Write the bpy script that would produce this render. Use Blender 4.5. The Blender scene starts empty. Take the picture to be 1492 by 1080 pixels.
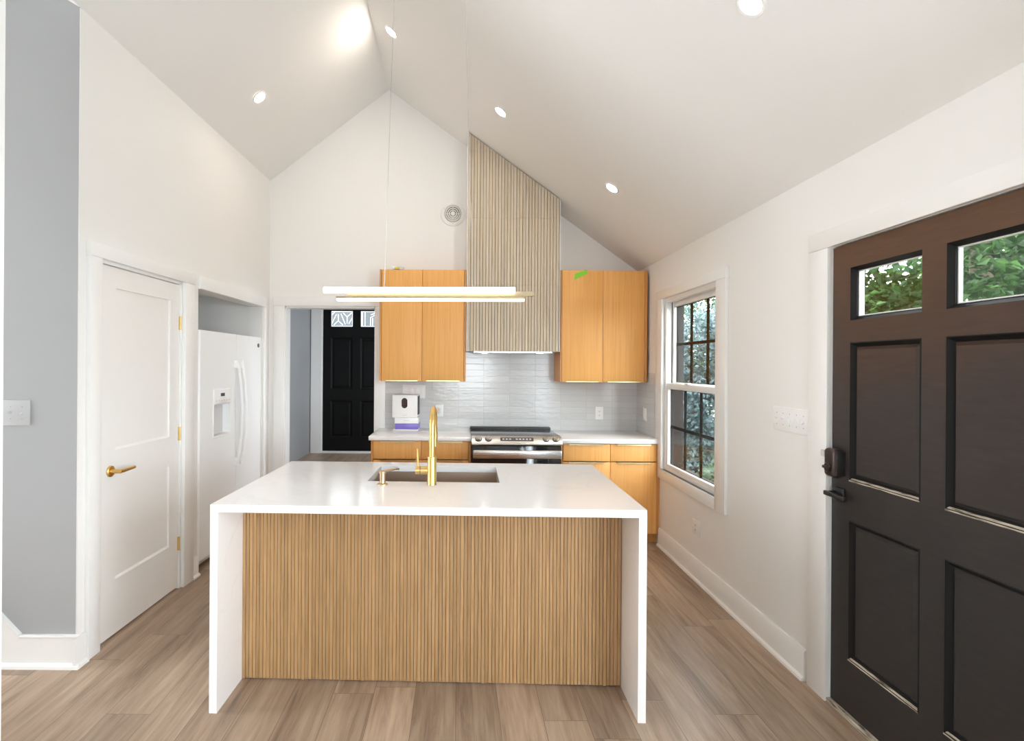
import bpy, bmesh, math, random
from mathutils import Vector, Matrix

scene = bpy.context.scene
COL = scene.collection
PI = math.pi

# ------------------------------------------------------------------ camera
F, CX, CY = 777.21, 667.85, 533.44
YAW, PITCH, ROLL, CAMH = -0.000493, -0.000403, -0.006869, 1.5278
fw = Vector((-math.sin(YAW) * math.cos(PITCH), math.cos(YAW) * math.cos(PITCH), math.sin(PITCH)))
rt0 = Vector((math.cos(YAW), math.sin(YAW), 0))
up0 = rt0.cross(fw)
rt = rt0 * math.cos(ROLL) - up0 * math.sin(ROLL)
up = up0 * math.cos(ROLL) + rt0 * math.sin(ROLL)
cam_data = bpy.data.cameras.new('camera')
cam = bpy.data.objects.new('camera', cam_data)
COL.objects.link(cam)
cam.matrix_world = Matrix(((rt.x, up.x, -fw.x, 0), (rt.y, up.y, -fw.y, 0), (rt.z, up.z, -fw.z, CAMH), (0, 0, 0, 1)))
cam_data.sensor_width = 36.0
cam_data.sensor_fit = 'HORIZONTAL'
cam_data.lens = F / 1492 * 36.0
cam_data.shift_x = (746 - CX) / 1492
cam_data.shift_y = -(540 - CY) / 1492
cam_data.clip_start = 0.05
cam_data.clip_end = 200
scene.camera = cam

# ------------------------------------------------------------------ world, exposure
world = bpy.data.worlds.new('overcast_sky')
scene.world = world
world.use_nodes = True
bg = world.node_tree.nodes['Background']
bg.inputs[0].default_value = (0.90, 0.95, 1.0, 1)
bg.inputs[1].default_value = 9.0
vs = scene.view_settings
vs.view_transform = 'Standard'
vs.look = 'None'
vs.exposure = 0.45
vs.gamma = 1.0
vs.use_curve_mapping = False
try:
    scene.cycles.use_denoising = True
    scene.cycles.max_bounces = 10
    scene.cycles.diffuse_bounces = 6
    scene.cycles.transparent_max_bounces = 16
    scene.cycles.caustics_reflective = False
    scene.cycles.caustics_refractive = False
    scene.cycles.sample_clamp_indirect = 6.0
except Exception:
    pass

LENS_W = 152.0      # radiance of the recessed lenses
def area_lamp(name, loc, rot, sx, sy, power, color, shape='RECTANGLE', spread=PI):
    d = bpy.data.lights.new(name, 'AREA')
    d.shape = shape
    d.size = sx
    d.size_y = sy
    d.energy = power
    d.color = color
    d.spread = spread
    o = bpy.data.objects.new(name, d)
    COL.objects.link(o)
    o.location = loc
    o.rotation_euler = rot
    return o
# added fill lamps, set at unseen living room windows behind the camera
DAY = (0.74, 0.87, 1.0)
area_lamp('rear_fill_light', (0.2, -3.46, 1.5), (PI / 2, 0, 0), 1.3, 1.3, 20, DAY)
area_lamp('entry_side_fill_light', (1.60, .2, 1.45), (PI / 2, 0, PI / 2), 1.3, 1.5, 50, DAY)
area_lamp('entry_side_fill_light', (1.57, -1.9, 1.45), (PI / 2, 0, PI / 2), 1.3, 1.5, 36, DAY)
area_lamp('hall_fill_light', (0.42, 6.5, 1.6), (PI / 2, 0, PI / 2), 0.9, 1.3, 20, (0.78, 0.88, 1.0))  # added lamp at a made-up hall opening, lifts the dim hall

# ------------------------------------------------------------------ frames
class Fr:
    def __init__(s, x, y, ang, z=0.0):
        s.o = Vector((x, y, z)); s.a = ang
        s.m = Matrix.Translation(s.o) @ Matrix.Rotation(ang, 4, 'Z')
    def P(s, x, y, z):
        return s.m @ Vector((x, y, z))
CB = 5.2008
W = Fr(0, 0, 0)
BACK = Fr(0, CB, 0)                                      # x right, y into the wall
RA, BXR = -0.01405, 1.7494
LA, LX = 0.02809, -1.8434
RW = Fr(BXR, CB, math.atan2(-1, RA))
LW = Fr(LX, CB, math.atan2(1, LA))
ISL = Fr(-0.1323, 2.3095, -0.024536)
EAVE_R, EAVE_L, RID_X, RID_Z = 2.4554, 3.3191, -0.6908, 4.2140
def xr(y): return BXR - RA * (y - CB)
def xl(y): return LX + LA * (y - CB)
def rs(y): return CB - y                                  # distance along the window wall
def ls(y): return y - CB                                  # distance along the pantry wall
def ceil_r(x): return RID_Z - (x - RID_X) * (RID_Z - EAVE_R) / (BXR - RID_X)
def ceil_l(x): return RID_Z - (RID_X - x) * (RID_Z - EAVE_L) / (RID_X - LX)

# ------------------------------------------------------------------ materials
def nodes_of(name):
    m = bpy.data.materials.new(name)
    m.use_nodes = True
    nt = m.node_tree
    return m, nt, nt.nodes['Principled BSDF'], nt.nodes, nt.links
def sset(b, col=None, rough=None, metal=None, spec=None):
    if col is not None: b.inputs['Base Color'].default_value = (*col, 1)
    if rough is not None: b.inputs['Roughness'].default_value = rough
    if metal is not None: b.inputs['Metallic'].default_value = metal
    if spec is not None: b.inputs['Specular IOR Level'].default_value = spec
def plain(name, col, rough=0.5, metal=0.0, spec=0.5, var=0.03, scale=6.0, bump=0.0, bscale=200.0):
    m, nt, b, N, L = nodes_of(name)
    sset(b, col, rough, metal, spec)
    tc = N.new('ShaderNodeTexCoord')
    no = N.new('ShaderNodeTexNoise'); no.inputs['Scale'].default_value = scale; no.inputs['Detail'].default_value = 3
    L.new(tc.outputs['Object'], no.inputs['Vector'])
    mp = N.new('ShaderNodeMapRange')
    mp.inputs['To Min'].default_value = 1 - var; mp.inputs['To Max'].default_value = 1 + var
    L.new(no.outputs['Fac'], mp.inputs['Value'])
    hs = N.new('ShaderNodeHueSaturation'); hs.inputs['Color'].default_value = (*col, 1)
    L.new(mp.outputs['Result'], hs.inputs['Value'])
    L.new(hs.outputs['Color'], b.inputs['Base Color'])
    if bump:
        n2 = N.new('ShaderNodeTexNoise'); n2.inputs['Scale'].default_value = bscale
        L.new(tc.outputs['Object'], n2.inputs['Vector'])
        bp = N.new('ShaderNodeBump'); bp.inputs['Strength'].default_value = bump; bp.inputs['Distance'].default_value = 0.002
        L.new(n2.outputs['Fac'], bp.inputs['Height']); L.new(bp.outputs['Normal'], b.inputs['Normal'])
    return m
def ramp(N, stops):
    r = N.new('ShaderNodeValToRGB')
    e = r.color_ramp.elements
    e[0].position, e[0].color = stops[0][0], (*stops[0][1], 1)
    e[1].position, e[1].color = stops[-1][0], (*stops[-1][1], 1)
    for p, c in stops[1:-1]:
        x = e.new(p); x.color = (*c, 1)
    return r
def wood(name, dark, mid, light, sx=60.0, sz=2.2, rough=0.45, pore=0.35, slat=0.0, spec=0.4, tone=(0.86, 1.10)):
    """straight grain running up the object's Z; slat: width of the strips that each get their own tone"""
    m, nt, b, N, L = nodes_of(name)
    sset(b, mid, rough, 0, spec)
    tc = N.new('ShaderNodeTexCoord')
    vec = tc.outputs['Object']
    mp = N.new('ShaderNodeMapping'); mp.inputs['Scale'].default_value = (sx, sx, sz)
    if slat:
        sp = N.new('ShaderNodeSeparateXYZ'); L.new(vec, sp.inputs[0])
        dv = N.new('ShaderNodeMath'); dv.operation = 'DIVIDE'; dv.inputs[1].default_value = slat
        L.new(sp.outputs['X'], dv.inputs[0])
        fl = N.new('ShaderNodeMath'); fl.operation = 'FLOOR'; L.new(dv.outputs[0], fl.inputs[0])
        wn = N.new('ShaderNodeTexWhiteNoise'); wn.noise_dimensions = '1D'; L.new(fl.outputs[0], wn.inputs['W'])
        sc = N.new('ShaderNodeMath'); sc.operation = 'MULTIPLY'; sc.inputs[1].default_value = 37.0
        L.new(wn.outputs['Value'], sc.inputs[0])
        cb = N.new('ShaderNodeCombineXYZ'); L.new(sc.outputs[0], cb.inputs['Z'])
        ad = N.new('ShaderNodeVectorMath'); ad.operation = 'ADD'
        L.new(vec, ad.inputs[0]); L.new(cb.outputs[0], ad.inputs[1])
        L.new(ad.outputs[0], mp.inputs['Vector'])
    else:
        L.new(vec, mp.inputs['Vector'])
    n1 = N.new('ShaderNodeTexNoise'); n1.inputs['Scale'].default_value = 1.0; n1.inputs['Detail'].default_value = 6
    n1.inputs['Roughness'].default_value = 0.62; n1.inputs['Distortion'].default_value = 0.6
    L.new(mp.outputs[0], n1.inputs['Vector'])
    r = ramp(N, [(0.25, dark), (0.5, mid), (0.78, light)])
    L.new(n1.outputs['Fac'], r.inputs['Fac'])
    out = r.outputs['Color']
    if slat:
        mr = N.new('ShaderNodeMapRange'); mr.inputs['To Min'].default_value = tone[0]; mr.inputs['To Max'].default_value = tone[1]
        L.new(wn.outputs['Value'], mr.inputs['Value'])
        hs = N.new('ShaderNodeHueSaturation'); L.new(out, hs.inputs['Color']); L.new(mr.outputs['Result'], hs.inputs['Value'])
        out = hs.outputs['Color']
    L.new(out, b.inputs['Base Color'])
    bp = N.new('ShaderNodeBump'); bp.inputs['Strength'].default_value = pore * 0.4; bp.inputs['Distance'].default_value = 0.001
    L.new(n1.outputs['Fac'], bp.inputs['Height']); L.new(bp.outputs['Normal'], b.inputs['Normal'])
    return m
def emit(name, col, strength):
    m, nt, b, N, L = nodes_of(name)
    N.remove(b)
    e = N.new('ShaderNodeEmission'); e.inputs[0].default_value = (*col, 1); e.inputs[1].default_value = strength
    L.new(e.outputs[0], N['Material Output'].inputs[0])
    return m
def pane_glass(name, tint=(1, 1, 1), refl=1.0, rough=0.0):
    m, nt, b, N, L = nodes_of(name)
    N.remove(b)
    t = N.new('ShaderNodeBsdfTransparent'); t.inputs[0].default_value = (*tint, 1)
    g = N.new('ShaderNodeBsdfGlossy'); g.inputs['Roughness'].default_value = rough
    f = N.new('ShaderNodeFresnel'); f.inputs[0].default_value = 1.45
    mu = N.new('ShaderNodeMath'); mu.operation = 'MULTIPLY'; mu.inputs[1].default_value = 0.09 * refl
    L.new(f.outputs[0], mu.inputs[0])
    mx = N.new('ShaderNodeMixShader')
    L.new(mu.outputs[0], mx.inputs[0]); L.new(t.outputs[0], mx.inputs[1]); L.new(g.outputs[0], mx.inputs[2])
    L.new(mx.outputs[0], N['Material Output'].inputs[0])
    return m
def etched_mat(segs, r=.0058):
    """etched pane whose bevel lines (segments in the object's X and Z) stay clear"""
    m, nt, b, N, L = nodes_of('etched_hall_glass')
    N.remove(b)
    tc = N.new('ShaderNodeTexCoord'); sp = N.new('ShaderNodeSeparateXYZ'); L.new(tc.outputs['Object'], sp.inputs[0])
    pv = N.new('ShaderNodeCombineXYZ'); L.new(sp.outputs['X'], pv.inputs['X']); L.new(sp.outputs['Z'], pv.inputs['Z'])
    def vm(op, x, y):
        n = N.new('ShaderNodeVectorMath'); n.operation = op
        for k, v in enumerate((x, y)):
            if v is None: continue
            if isinstance(v, tuple): n.inputs[k].default_value = v
            else: L.new(v, n.inputs[k])
        return n
    last = None
    for (ax_, az_), (bx_, bz_) in segs:
        d = (bx_ - ax_, 0.0, bz_ - az_); l2 = d[0] ** 2 + d[2] ** 2
        pa = vm('SUBTRACT', pv.outputs[0], (ax_, 0.0, az_))
        dt = vm('DOT_PRODUCT', pa.outputs[0], (d[0] / l2, 0.0, d[2] / l2))
        cl = N.new('ShaderNodeClamp'); L.new(dt.outputs['Value'], cl.inputs[0])
        sc = N.new('ShaderNodeVectorMath'); sc.operation = 'SCALE'; sc.inputs[0].default_value = d; L.new(cl.outputs[0], sc.inputs['Scale'])
        ln = vm('LENGTH', vm('SUBTRACT', pa.outputs[0], sc.outputs[0]).outputs[0], None)
        if last is None: last = ln.outputs['Value']
        else:
            mi = N.new('ShaderNodeMath'); mi.operation = 'MINIMUM'; L.new(last, mi.inputs[0]); L.new(ln.outputs['Value'], mi.inputs[1]); last = mi.outputs[0]
    th = N.new('ShaderNodeMath'); th.operation = 'LESS_THAN'; th.inputs[1].default_value = r; L.new(last, th.inputs[0])
    mx = N.new('ShaderNodeMix'); mx.data_type = 'RGBA'; L.new(th.outputs[0], mx.inputs[0])
    mx.inputs[6].default_value = (.50, .52, .53, 1); mx.inputs[7].default_value = (.98, .98, .98, 1)
    t = N.new('ShaderNodeBsdfTransparent'); L.new(mx.outputs[2], t.inputs[0])
    g = N.new('ShaderNodeBsdfGlossy'); g.inputs['Roughness'].default_value = .25
    ms = N.new('ShaderNodeMixShader'); ms.inputs[0].default_value = .03
    L.new(t.outputs[0], ms.inputs[1]); L.new(g.outputs[0], ms.inputs[2]); L.new(ms.outputs[0], N['Material Output'].inputs[0])
    return m
def tile_mat():
    """glossy hand-made stacked wall tiles, 25 x 6 cm, laid on the object's X and Z"""
    m, nt, b, N, L = nodes_of('glossy_white_tile')
    sset(b, (0.8, 0.79, 0.78), 0.12, 0, 0.5)
    tc = N.new('ShaderNodeTexCoord')
    sp = N.new('ShaderNodeSeparateXYZ'); L.new(tc.outputs['Object'], sp.inputs[0])
    cb = N.new('ShaderNodeCombineXYZ'); L.new(sp.outputs['X'], cb.inputs['X']); L.new(sp.outputs['Z'], cb.inputs['Y'])
    br = N.new('ShaderNodeTexBrick')
    br.offset = 0.0; br.squash = 1.0
    br.inputs['Scale'].default_value = 1.0
    br.inputs['Brick Width'].default_value = 0.25; br.inputs['Row Height'].default_value = 0.0595
    br.inputs['Mortar Size'].default_value = 0.0022; br.inputs['Mortar Smooth'].default_value = 0.6; br.inputs['Bias'].default_value = 0
    br.inputs['Color1'].default_value = (0.65, 0.65, 0.65, 1); br.inputs['Color2'].default_value = (0.60, 0.60, 0.60, 1)
    br.inputs['Mortar'].default_value = (0.53, 0.52, 0.505, 1)
    L.new(cb.outputs[0], br.inputs['Vector'])
    L.new(br.outputs['Color'], b.inputs['Base Color'])
    no = N.new('ShaderNodeTexNoise'); no.inputs['Scale'].default_value = 14.0; no.inputs['Detail'].default_value = 2
    mp = N.new('ShaderNodeMapping'); mp.inputs['Scale'].default_value = (1, 1, 3)
    L.new(tc.outputs['Object'], mp.inputs[0]); L.new(mp.outputs[0], no.inputs['Vector'])
    mu = N.new('ShaderNodeMath'); mu.operation = 'MULTIPLY'; mu.inputs[1].default_value = -1.0
    L.new(br.outputs['Fac'], mu.inputs[0])
    ad = N.new('ShaderNodeMath'); ad.operation = 'MULTIPLY_ADD'; ad.inputs[1].default_value = 0.9
    L.new(no.outputs['Fac'], ad.inputs[0]); L.new(mu.outputs[0], ad.inputs[2])
    bp = N.new('ShaderNodeBump'); bp.inputs['Strength'].default_value = 0.3; bp.inputs['Distance'].default_value = 0.004
    L.new(ad.outputs[0], bp.inputs['Height']); L.new(bp.outputs['Normal'], b.inputs['Normal'])
    return m
def floor_mat():
    m, nt, b, N, L = nodes_of('grey_oak_vinyl_plank')
    sset(b, (0.3, 0.24, 0.19), 0.38, 0, 0.4)
    tc = N.new('ShaderNodeTexCoord')
    mp = N.new('ShaderNodeMapping'); mp.inputs['Rotation'].default_value = (0, 0, PI / 2)
    L.new(tc.outputs['Object'], mp.inputs[0])
    br = N.new('ShaderNodeTexBrick')
    br.offset = 0.0; br.offset_frequency = 2; br.squash = 1.0
    br.inputs['Scale'].default_value = 1.0
    br.inputs['Brick Width'].default_value = 1.22; br.inputs['Row Height'].default_value = 0.19
    br.inputs['Mortar Size'].default_value = 0.0012; br.inputs['Mortar Smooth'].default_value = 0.1
    br.inputs['Color1'].default_value = (0, 0, 0, 1); br.inputs['Color2'].default_value = (1, 1, 1, 1)
    br.inputs['Mortar'].default_value = (0.3, 0.3, 0.3, 1)
    sx_ = N.new('ShaderNodeSeparateXYZ'); L.new(mp.outputs[0], sx_.inputs[0])
    rw_ = N.new('ShaderNodeMath'); rw_.operation = 'DIVIDE'; rw_.inputs[1].default_value = 0.19; L.new(sx_.outputs['Y'], rw_.inputs[0])
    rf_ = N.new('ShaderNodeMath'); rf_.operation = 'FLOOR'; L.new(rw_.outputs[0], rf_.inputs[0])
    rn_ = N.new('ShaderNodeTexWhiteNoise'); rn_.noise_dimensions = '1D'; L.new(rf_.outputs[0], rn_.inputs['W'])
    rx_ = N.new('ShaderNodeMath'); rx_.operation = 'MULTIPLY_ADD'; rx_.inputs[1].default_value = 1.22
    L.new(rn_.outputs['Value'], rx_.inputs[0]); L.new(sx_.outputs['X'], rx_.inputs[2])
    rc_ = N.new('ShaderNodeCombineXYZ'); L.new(rx_.outputs[0], rc_.inputs['X']); L.new(sx_.outputs['Y'], rc_.inputs['Y'])
    L.new(rc_.outputs[0], br.inputs['Vector'])
    rnd = N.new('ShaderNodeSeparateColor'); L.new(br.outputs['Color'], rnd.inputs[0])
    # grain runs along world Y
    sc = N.new('ShaderNodeMapping'); sc.inputs['Scale'].default_value = (22, 1.6, 1)
    L.new(tc.outputs['Object'], sc.inputs[0])
    cb = N.new('ShaderNodeCombineXYZ')
    mm = N.new('ShaderNodeMath'); mm.operation = 'MULTIPLY'; mm.inputs[1].default_value = 31.0
    L.new(rnd.outputs[0], mm.inputs[0]); L.new(mm.outputs[0], cb.inputs['Z']); L.new(mm.outputs[0], cb.inputs['Y'])
    ad = N.new('ShaderNodeVectorMath'); ad.operation = 'ADD'; L.new(sc.outputs[0], ad.inputs[0]); L.new(cb.outputs[0], ad.inputs[1])
    n1 = N.new('ShaderNodeTexNoise'); n1.inputs['Scale'].default_value = 1.0; n1.inputs['Detail'].default_value = 7
    n1.inputs['Roughness'].default_value = 0.6; n1.inputs['Distortion'].default_value = 0.9
    L.new(ad.outputs[0], n1.inputs['Vector'])
    fg = N.new('ShaderNodeMapping'); fg.inputs['Scale'].default_value = (150, 7, 1)
    L.new(ad.outputs[0], fg.inputs[0]); fg.inputs['Scale'].default_value = (7, 4.5, 1)
    n2 = N.new('ShaderNodeTexNoise'); n2.inputs['Scale'].default_value = 1.0; n2.inputs['Detail'].default_value = 5; n2.inputs['Roughness'].default_value = 0.7
    L.new(fg.outputs[0], n2.inputs['Vector'])
    n3 = N.new('ShaderNodeTexNoise'); n3.inputs['Scale'].default_value = 0.35; n3.inputs['Detail'].default_value = 3
    L.new(ad.outputs[0], n3.inputs['Vector'])
    mA = N.new('ShaderNodeMath'); mA.operation = 'MULTIPLY_ADD'; mA.inputs[1].default_value = 0.35; mA.inputs[2].default_value = -0.175
    L.new(n2.outputs['Fac'], mA.inputs[0])
    mB = N.new('ShaderNodeMath'); mB.operation = 'MULTIPLY_ADD'; mB.inputs[1].default_value = 0.8; mB.inputs[2].default_value = 0.1
    L.new(n1.outputs['Fac'], mB.inputs[0])
    mC = N.new('ShaderNodeMath'); mC.operation = 'ADD'; L.new(mA.outputs[0], mC.inputs[0]); L.new(mB.outputs[0], mC.inputs[1])
    mD = N.new('ShaderNodeMath'); mD.operation = 'MULTIPLY_ADD'; mD.inputs[1].default_value = 0.5; mD.inputs[2].default_value = -0.25
    L.new(n3.outputs['Fac'], mD.inputs[0])
    mE = N.new('ShaderNodeMath'); mE.operation = 'ADD'; L.new(mC.outputs[0], mE.inputs[0]); L.new(mD.outputs[0], mE.inputs[1])
    r = ramp(N, [(0.24, (0.17, 0.112, 0.075)), (0.48, (0.335, 0.236, 0.165)), (0.76, (0.48, 0.36, 0.26))])
    L.new(mE.outputs[0], r.inputs['Fac'])
    mr = N.new('ShaderNodeMapRange'); mr.inputs['To Min'].default_value = 0.82; mr.inputs['To Max'].default_value = 1.16
    L.new(rnd.outputs[0], mr.inputs['Value'])
    hs = N.new('ShaderNodeHueSaturation'); L.new(r.outputs['Color'], hs.inputs['Color']); L.new(mr.outputs['Result'], hs.inputs['Value'])
    mx = N.new('ShaderNodeMix'); mx.data_type = 'RGBA'
    mx.inputs[7].default_value = (0.14, 0.1, 0.08, 1)
    L.new(br.outputs['Fac'], mx.inputs[0]); L.new(hs.outputs['Color'], mx.inputs[6])
    L.new(mx.outputs[2], b.inputs['Base Color'])
    bp = N.new('ShaderNodeBump'); bp.inputs['Strength'].default_value = 0.12; bp.inputs['Distance'].default_value = 0.001
    L.new(n1.outputs['Fac'], bp.inputs['Height']); L.new(bp.outputs['Normal'], b.inputs['Normal'])
    return m
def quartz_mat():
    m, nt, b, N, L = nodes_of('white_quartz')
    sset(b, (0.86, 0.84, 0.82), 0.14, 0, 0.5)
    tc = N.new('ShaderNodeTexCoord')
    n1 = N.new('ShaderNodeTexNoise'); n1.inputs['Scale'].default_value = 1.7; n1.inputs['Detail'].default_value = 7
    n1.inputs['Distortion'].default_value = 1.4
    L.new(tc.outputs['Object'], n1.inputs['Vector'])
    r = ramp(N, [(0.485, (0.88, 0.86, 0.845)), (0.5, (0.845, 0.825, 0.805)), (0.515, (0.88, 0.86, 0.845))])
    L.new(n1.outputs['Fac'], r.inputs['Fac'])
    L.new(r.outputs['Color'], b.inputs['Base Color'])
    return m
def brushed(name, col, rough, axis=0, metal=1.0):
    m, nt, b, N, L = nodes_of(name)
    sset(b, col, rough, metal)
    tc = N.new('ShaderNodeTexCoord')
    mp = N.new('ShaderNodeMapping')
    s = [300, 300, 300]; s[axis] = 4
    mp.inputs['Scale'].default_value = s
    no = N.new('ShaderNodeTexNoise'); no.inputs['Scale'].default_value = 1.0
    L.new(tc.outputs['Object'], mp.inputs[0]); L.new(mp.outputs[0], no.inputs['Vector'])
    mr = N.new('ShaderNodeMapRange'); mr.inputs['To Min'].default_value = max(0.02, rough - 0.08); mr.inputs['To Max'].default_value = rough + 0.1
    L.new(no.outputs['Fac'], mr.inputs['Value']); L.new(mr.outputs['Result'], b.inputs['Roughness'])
    return m
def dark_door_mat():
    """stained door: browner near the top rail, blacker and scuffed lower down"""
    m, nt, b, N, L = nodes_of('dark_stained_door_wood')
    sset(b, (0.05, 0.04, 0.035), 0.42, 0, 0.4)
    tc = N.new('ShaderNodeTexCoord')
    sp = N.new('ShaderNodeSeparateXYZ'); L.new(tc.outputs['Object'], sp.inputs[0])
    no = N.new('ShaderNodeTexNoise'); no.inputs['Scale'].default_value = 3.0; no.inputs['Detail'].default_value = 5
    L.new(tc.outputs['Object'], no.inputs['Vector'])
    ma = N.new('ShaderNodeMath'); ma.operation = 'MULTIPLY_ADD'; ma.inputs[1].default_value = 0.5; L.new(no.outputs['Fac'], ma.inputs[0])
    L.new(sp.outputs['Z'], ma.inputs[2])
    mr = N.new('ShaderNodeMapRange'); mr.inputs['From Min'].default_value = 1.05; mr.inputs['From Max'].default_value = 2.35
    L.new(ma.outputs[0], mr.inputs['Value'])
    r = ramp(N, [(0.0, (0.022, 0.020, 0.019)), (0.45, (0.040, 0.030, 0.027)), (1.0, (0.105, 0.048, 0.022))])
    L.new(mr.outputs['Result'], r.inputs['Fac'])
    mp = N.new('ShaderNodeMapping'); mp.inputs['Scale'].default_value = (9, 9, 60)
    L.new(tc.outputs['Object'], mp.inputs[0])
    n2 = N.new('ShaderNodeTexNoise'); n2.inputs['Scale'].default_value = 1.0; n2.inputs['Detail'].default_value = 6
    L.new(mp.outputs[0], n2.inputs['Vector'])
    m2 = N.new('ShaderNodeMapRange'); m2.inputs['To Min'].default_value = 0.7; m2.inputs['To Max'].default_value = 1.35
    L.new(n2.outputs['Fac'], m2.inputs['Value'])
    hs = N.new('ShaderNodeHueSaturation'); L.new(r.outputs['Color'], hs.inputs['Color']); L.new(m2.outputs['Result'], hs.inputs['Value'])
    L.new(hs.outputs['Color'], b.inputs['Base Color'])
    m3 = N.new('ShaderNodeMapRange'); m3.inputs['To Min'].default_value = 0.32; m3.inputs['To Max'].default_value = 0.58
    L.new(no.outputs['Fac'], m3.inputs['Value']); L.new(m3.outputs['Result'], b.inputs['Roughness'])
    return m
def worn_edge_mat():
    """dark stain rubbed through to pale wood"""
    m, nt, b, N, L = nodes_of('rubbed_moulding_wood')
    sset(b, (0.3, 0.26, 0.2), 0.5, 0, 0.4)
    tc = N.new('ShaderNodeTexCoord')
    mp = N.new('ShaderNodeMapping'); mp.inputs['Scale'].default_value = (14, 60, 160)
    L.new(tc.outputs['Object'], mp.inputs[0])
    no = N.new('ShaderNodeTexNoise'); no.inputs['Scale'].default_value = 1.0; no.inputs['Detail'].default_value = 4
    L.new(mp.outputs[0], no.inputs['Vector'])
    r = ramp(N, [(0.36, (0.06, 0.05, 0.04)), (0.5, (0.42, 0.36, 0.28)), (0.7, (0.62, 0.56, 0.47))])
    L.new(no.outputs['Fac'], r.inputs['Fac']); L.new(r.outputs['Color'], b.inputs['Base Color'])
    return m
def leaf_mat(name, c1, c2, c3):
    m, nt, b, N, L = nodes_of(name)
    sset(b, c2, 0.5, 0, 0.4)
    tc = N.new('ShaderNodeTexCoord')
    no = N.new('ShaderNodeTexNoise'); no.inputs['Scale'].default_value = 5.0; no.inputs['Detail'].default_value = 5
    L.new(tc.outputs['Object'], no.inputs['Vector'])
    r = ramp(N, [(0.3, c1), (0.5, c2), (0.7, c3)])
    L.new(no.outputs['Fac'], r.inputs['Fac']); L.new(r.outputs['Color'], b.inputs['Base Color'])
    tr = N.new('ShaderNodeBsdfTranslucent'); L.new(r.outputs['Color'], tr.inputs[0])
    ms = N.new('ShaderNodeMixShader'); ms.inputs[0].default_value = 0.35
    L.new(b.outputs[0], ms.inputs[1]); L.new(tr.outputs[0], ms.inputs[2])
    L.new(ms.outputs[0], N['Material Output'].inputs[0])
    return m

M = {}
M['wall'] = plain('warm_white_wall_paint', (0.83, 0.81, 0.782), 0.6, var=0.012, scale=1.5, bump=0.03)
M['ceil'] = plain('ceiling_paint', (0.84, 0.825, 0.80), 0.7, var=0.012, scale=1.2, bump=0.03)
M['grey'] = plain('shade_grey_wall_paint', (0.385, 0.385, 0.385), 0.6, var=0.015, scale=1.5, bump=0.03)  # white stair wall's shade put into this grey; hall walls share it
M['trim'] = plain('white_trim_enamel', (0.85, 0.835, 0.81), 0.32, var=0.01)
M['doorwhite'] = plain('white_door_enamel', (0.84, 0.82, 0.79), 0.3, var=0.01)
M['floor'] = floor_mat()
M['quartz'] = quartz_mat()
M['tile'] = tile_mat()
M['oak'] = wood('honey_oak_veneer', (0.71, 0.325, 0.085), (0.80, 0.40, 0.118), (0.85, 0.46, 0.152), sx=70, sz=1.6, rough=0.46)
M['oakside'] = wood('honey_oak_edge', (0.50, 0.21, 0.055), (0.60, 0.27, 0.075), (0.66, 0.32, 0.10), sx=70, sz=1.6, rough=0.4)
M['reed'] = wood('natural_oak_slats', (0.29, 0.155, 0.063), (0.405, 0.235, 0.105), (0.49, 0.305, 0.15), sx=120, sz=5.0, rough=0.5, slat=0.01705)
M['hood'] = wood('bleached_oak_slats', (0.46, 0.37, 0.265), (0.585, 0.485, 0.365), (0.67, 0.575, 0.45), sx=90, sz=3.0, rough=0.55, slat=0.0277, tone=(0.93, 1.05))
M['groove'] = plain('dark_slat_backing', (0.16, 0.09, 0.04), 0.7)
M['hoodback'] = plain('grey_slat_backing', (0.20, 0.16, 0.12), 0.7)
M['brass'] = brushed('brushed_brass', (0.70, 0.48, 0.18), 0.34, 2)
M['champ'] = brushed('champagne_bronze', (0.60, 0.44, 0.29), 0.36, 2)
M['palebrass'] = brushed('pale_brass', (0.86, 0.72, 0.42), 0.3, 0)
M['lampbrass'] = plain('satin_lamp_brass', (0.36, 0.275, 0.155), 0.45, metal=0.35)
M['steel'] = brushed('brushed_stainless', (0.62, 0.61, 0.59), 0.28, 0)
M['sinksteel'] = brushed('sink_stainless', (0.62, 0.52, 0.43), 0.34, 0)  # warm reflection in the basin put into the steel colour
M['blackglass'] = plain('black_glass', (0.012, 0.012, 0.014), 0.06, spec=0.6)
M['cookglass'] = plain('grey_cooktop_glass', (0.06, 0.06, 0.065), 0.10, spec=0.8)
M['black'] = plain('black_plastic', (0.015, 0.014, 0.014), 0.4)
M['darkgrey'] = plain('dark_grey_plastic', (0.09, 0.085, 0.085), 0.4)
M['fridge'] = plain('white_fridge_enamel', (0.89, 0.89, 0.885), 0.22, var=0.008)
M['whiteplastic'] = plain('white_plastic', (0.86, 0.85, 0.84), 0.3, var=0.008)
M['greyplastic'] = plain('pale_grey_plastic', (0.62, 0.61, 0.60), 0.4, var=0.01)
M['shadeplate'] = plain('shade_grey_switch_plastic', (0.52, 0.52, 0.52), 0.35, var=0.008)  # shade on the white switch plate put into its colour
M['purple'] = plain('violet_plastic', (0.20, 0.15, 0.52), 0.3)
M['ovalbrown'] = plain('dark_touch_panel', (0.055, 0.03, 0.03), 0.5, spec=0.1)
M['darkdoor'] = dark_door_mat()
M['darkmould'] = plain('black_stained_moulding', (0.010, 0.0095, 0.009), 0.5, spec=0.15)
M['worn'] = worn_edge_mat()
M['bronze'] = plain('oil_rubbed_bronze', (0.06, 0.042, 0.036), 0.28, metal=0.6)
M['blackdoor'] = plain('black_door_paint', (0.006, 0.006, 0.006), 0.5, spec=0.12)
M['glass'] = pane_glass('window_glass', (0.97, 0.99, 0.98))
M['frost'] = plain('etched_glass', (0.50, 0.53, 0.55), 0.35)
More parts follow.
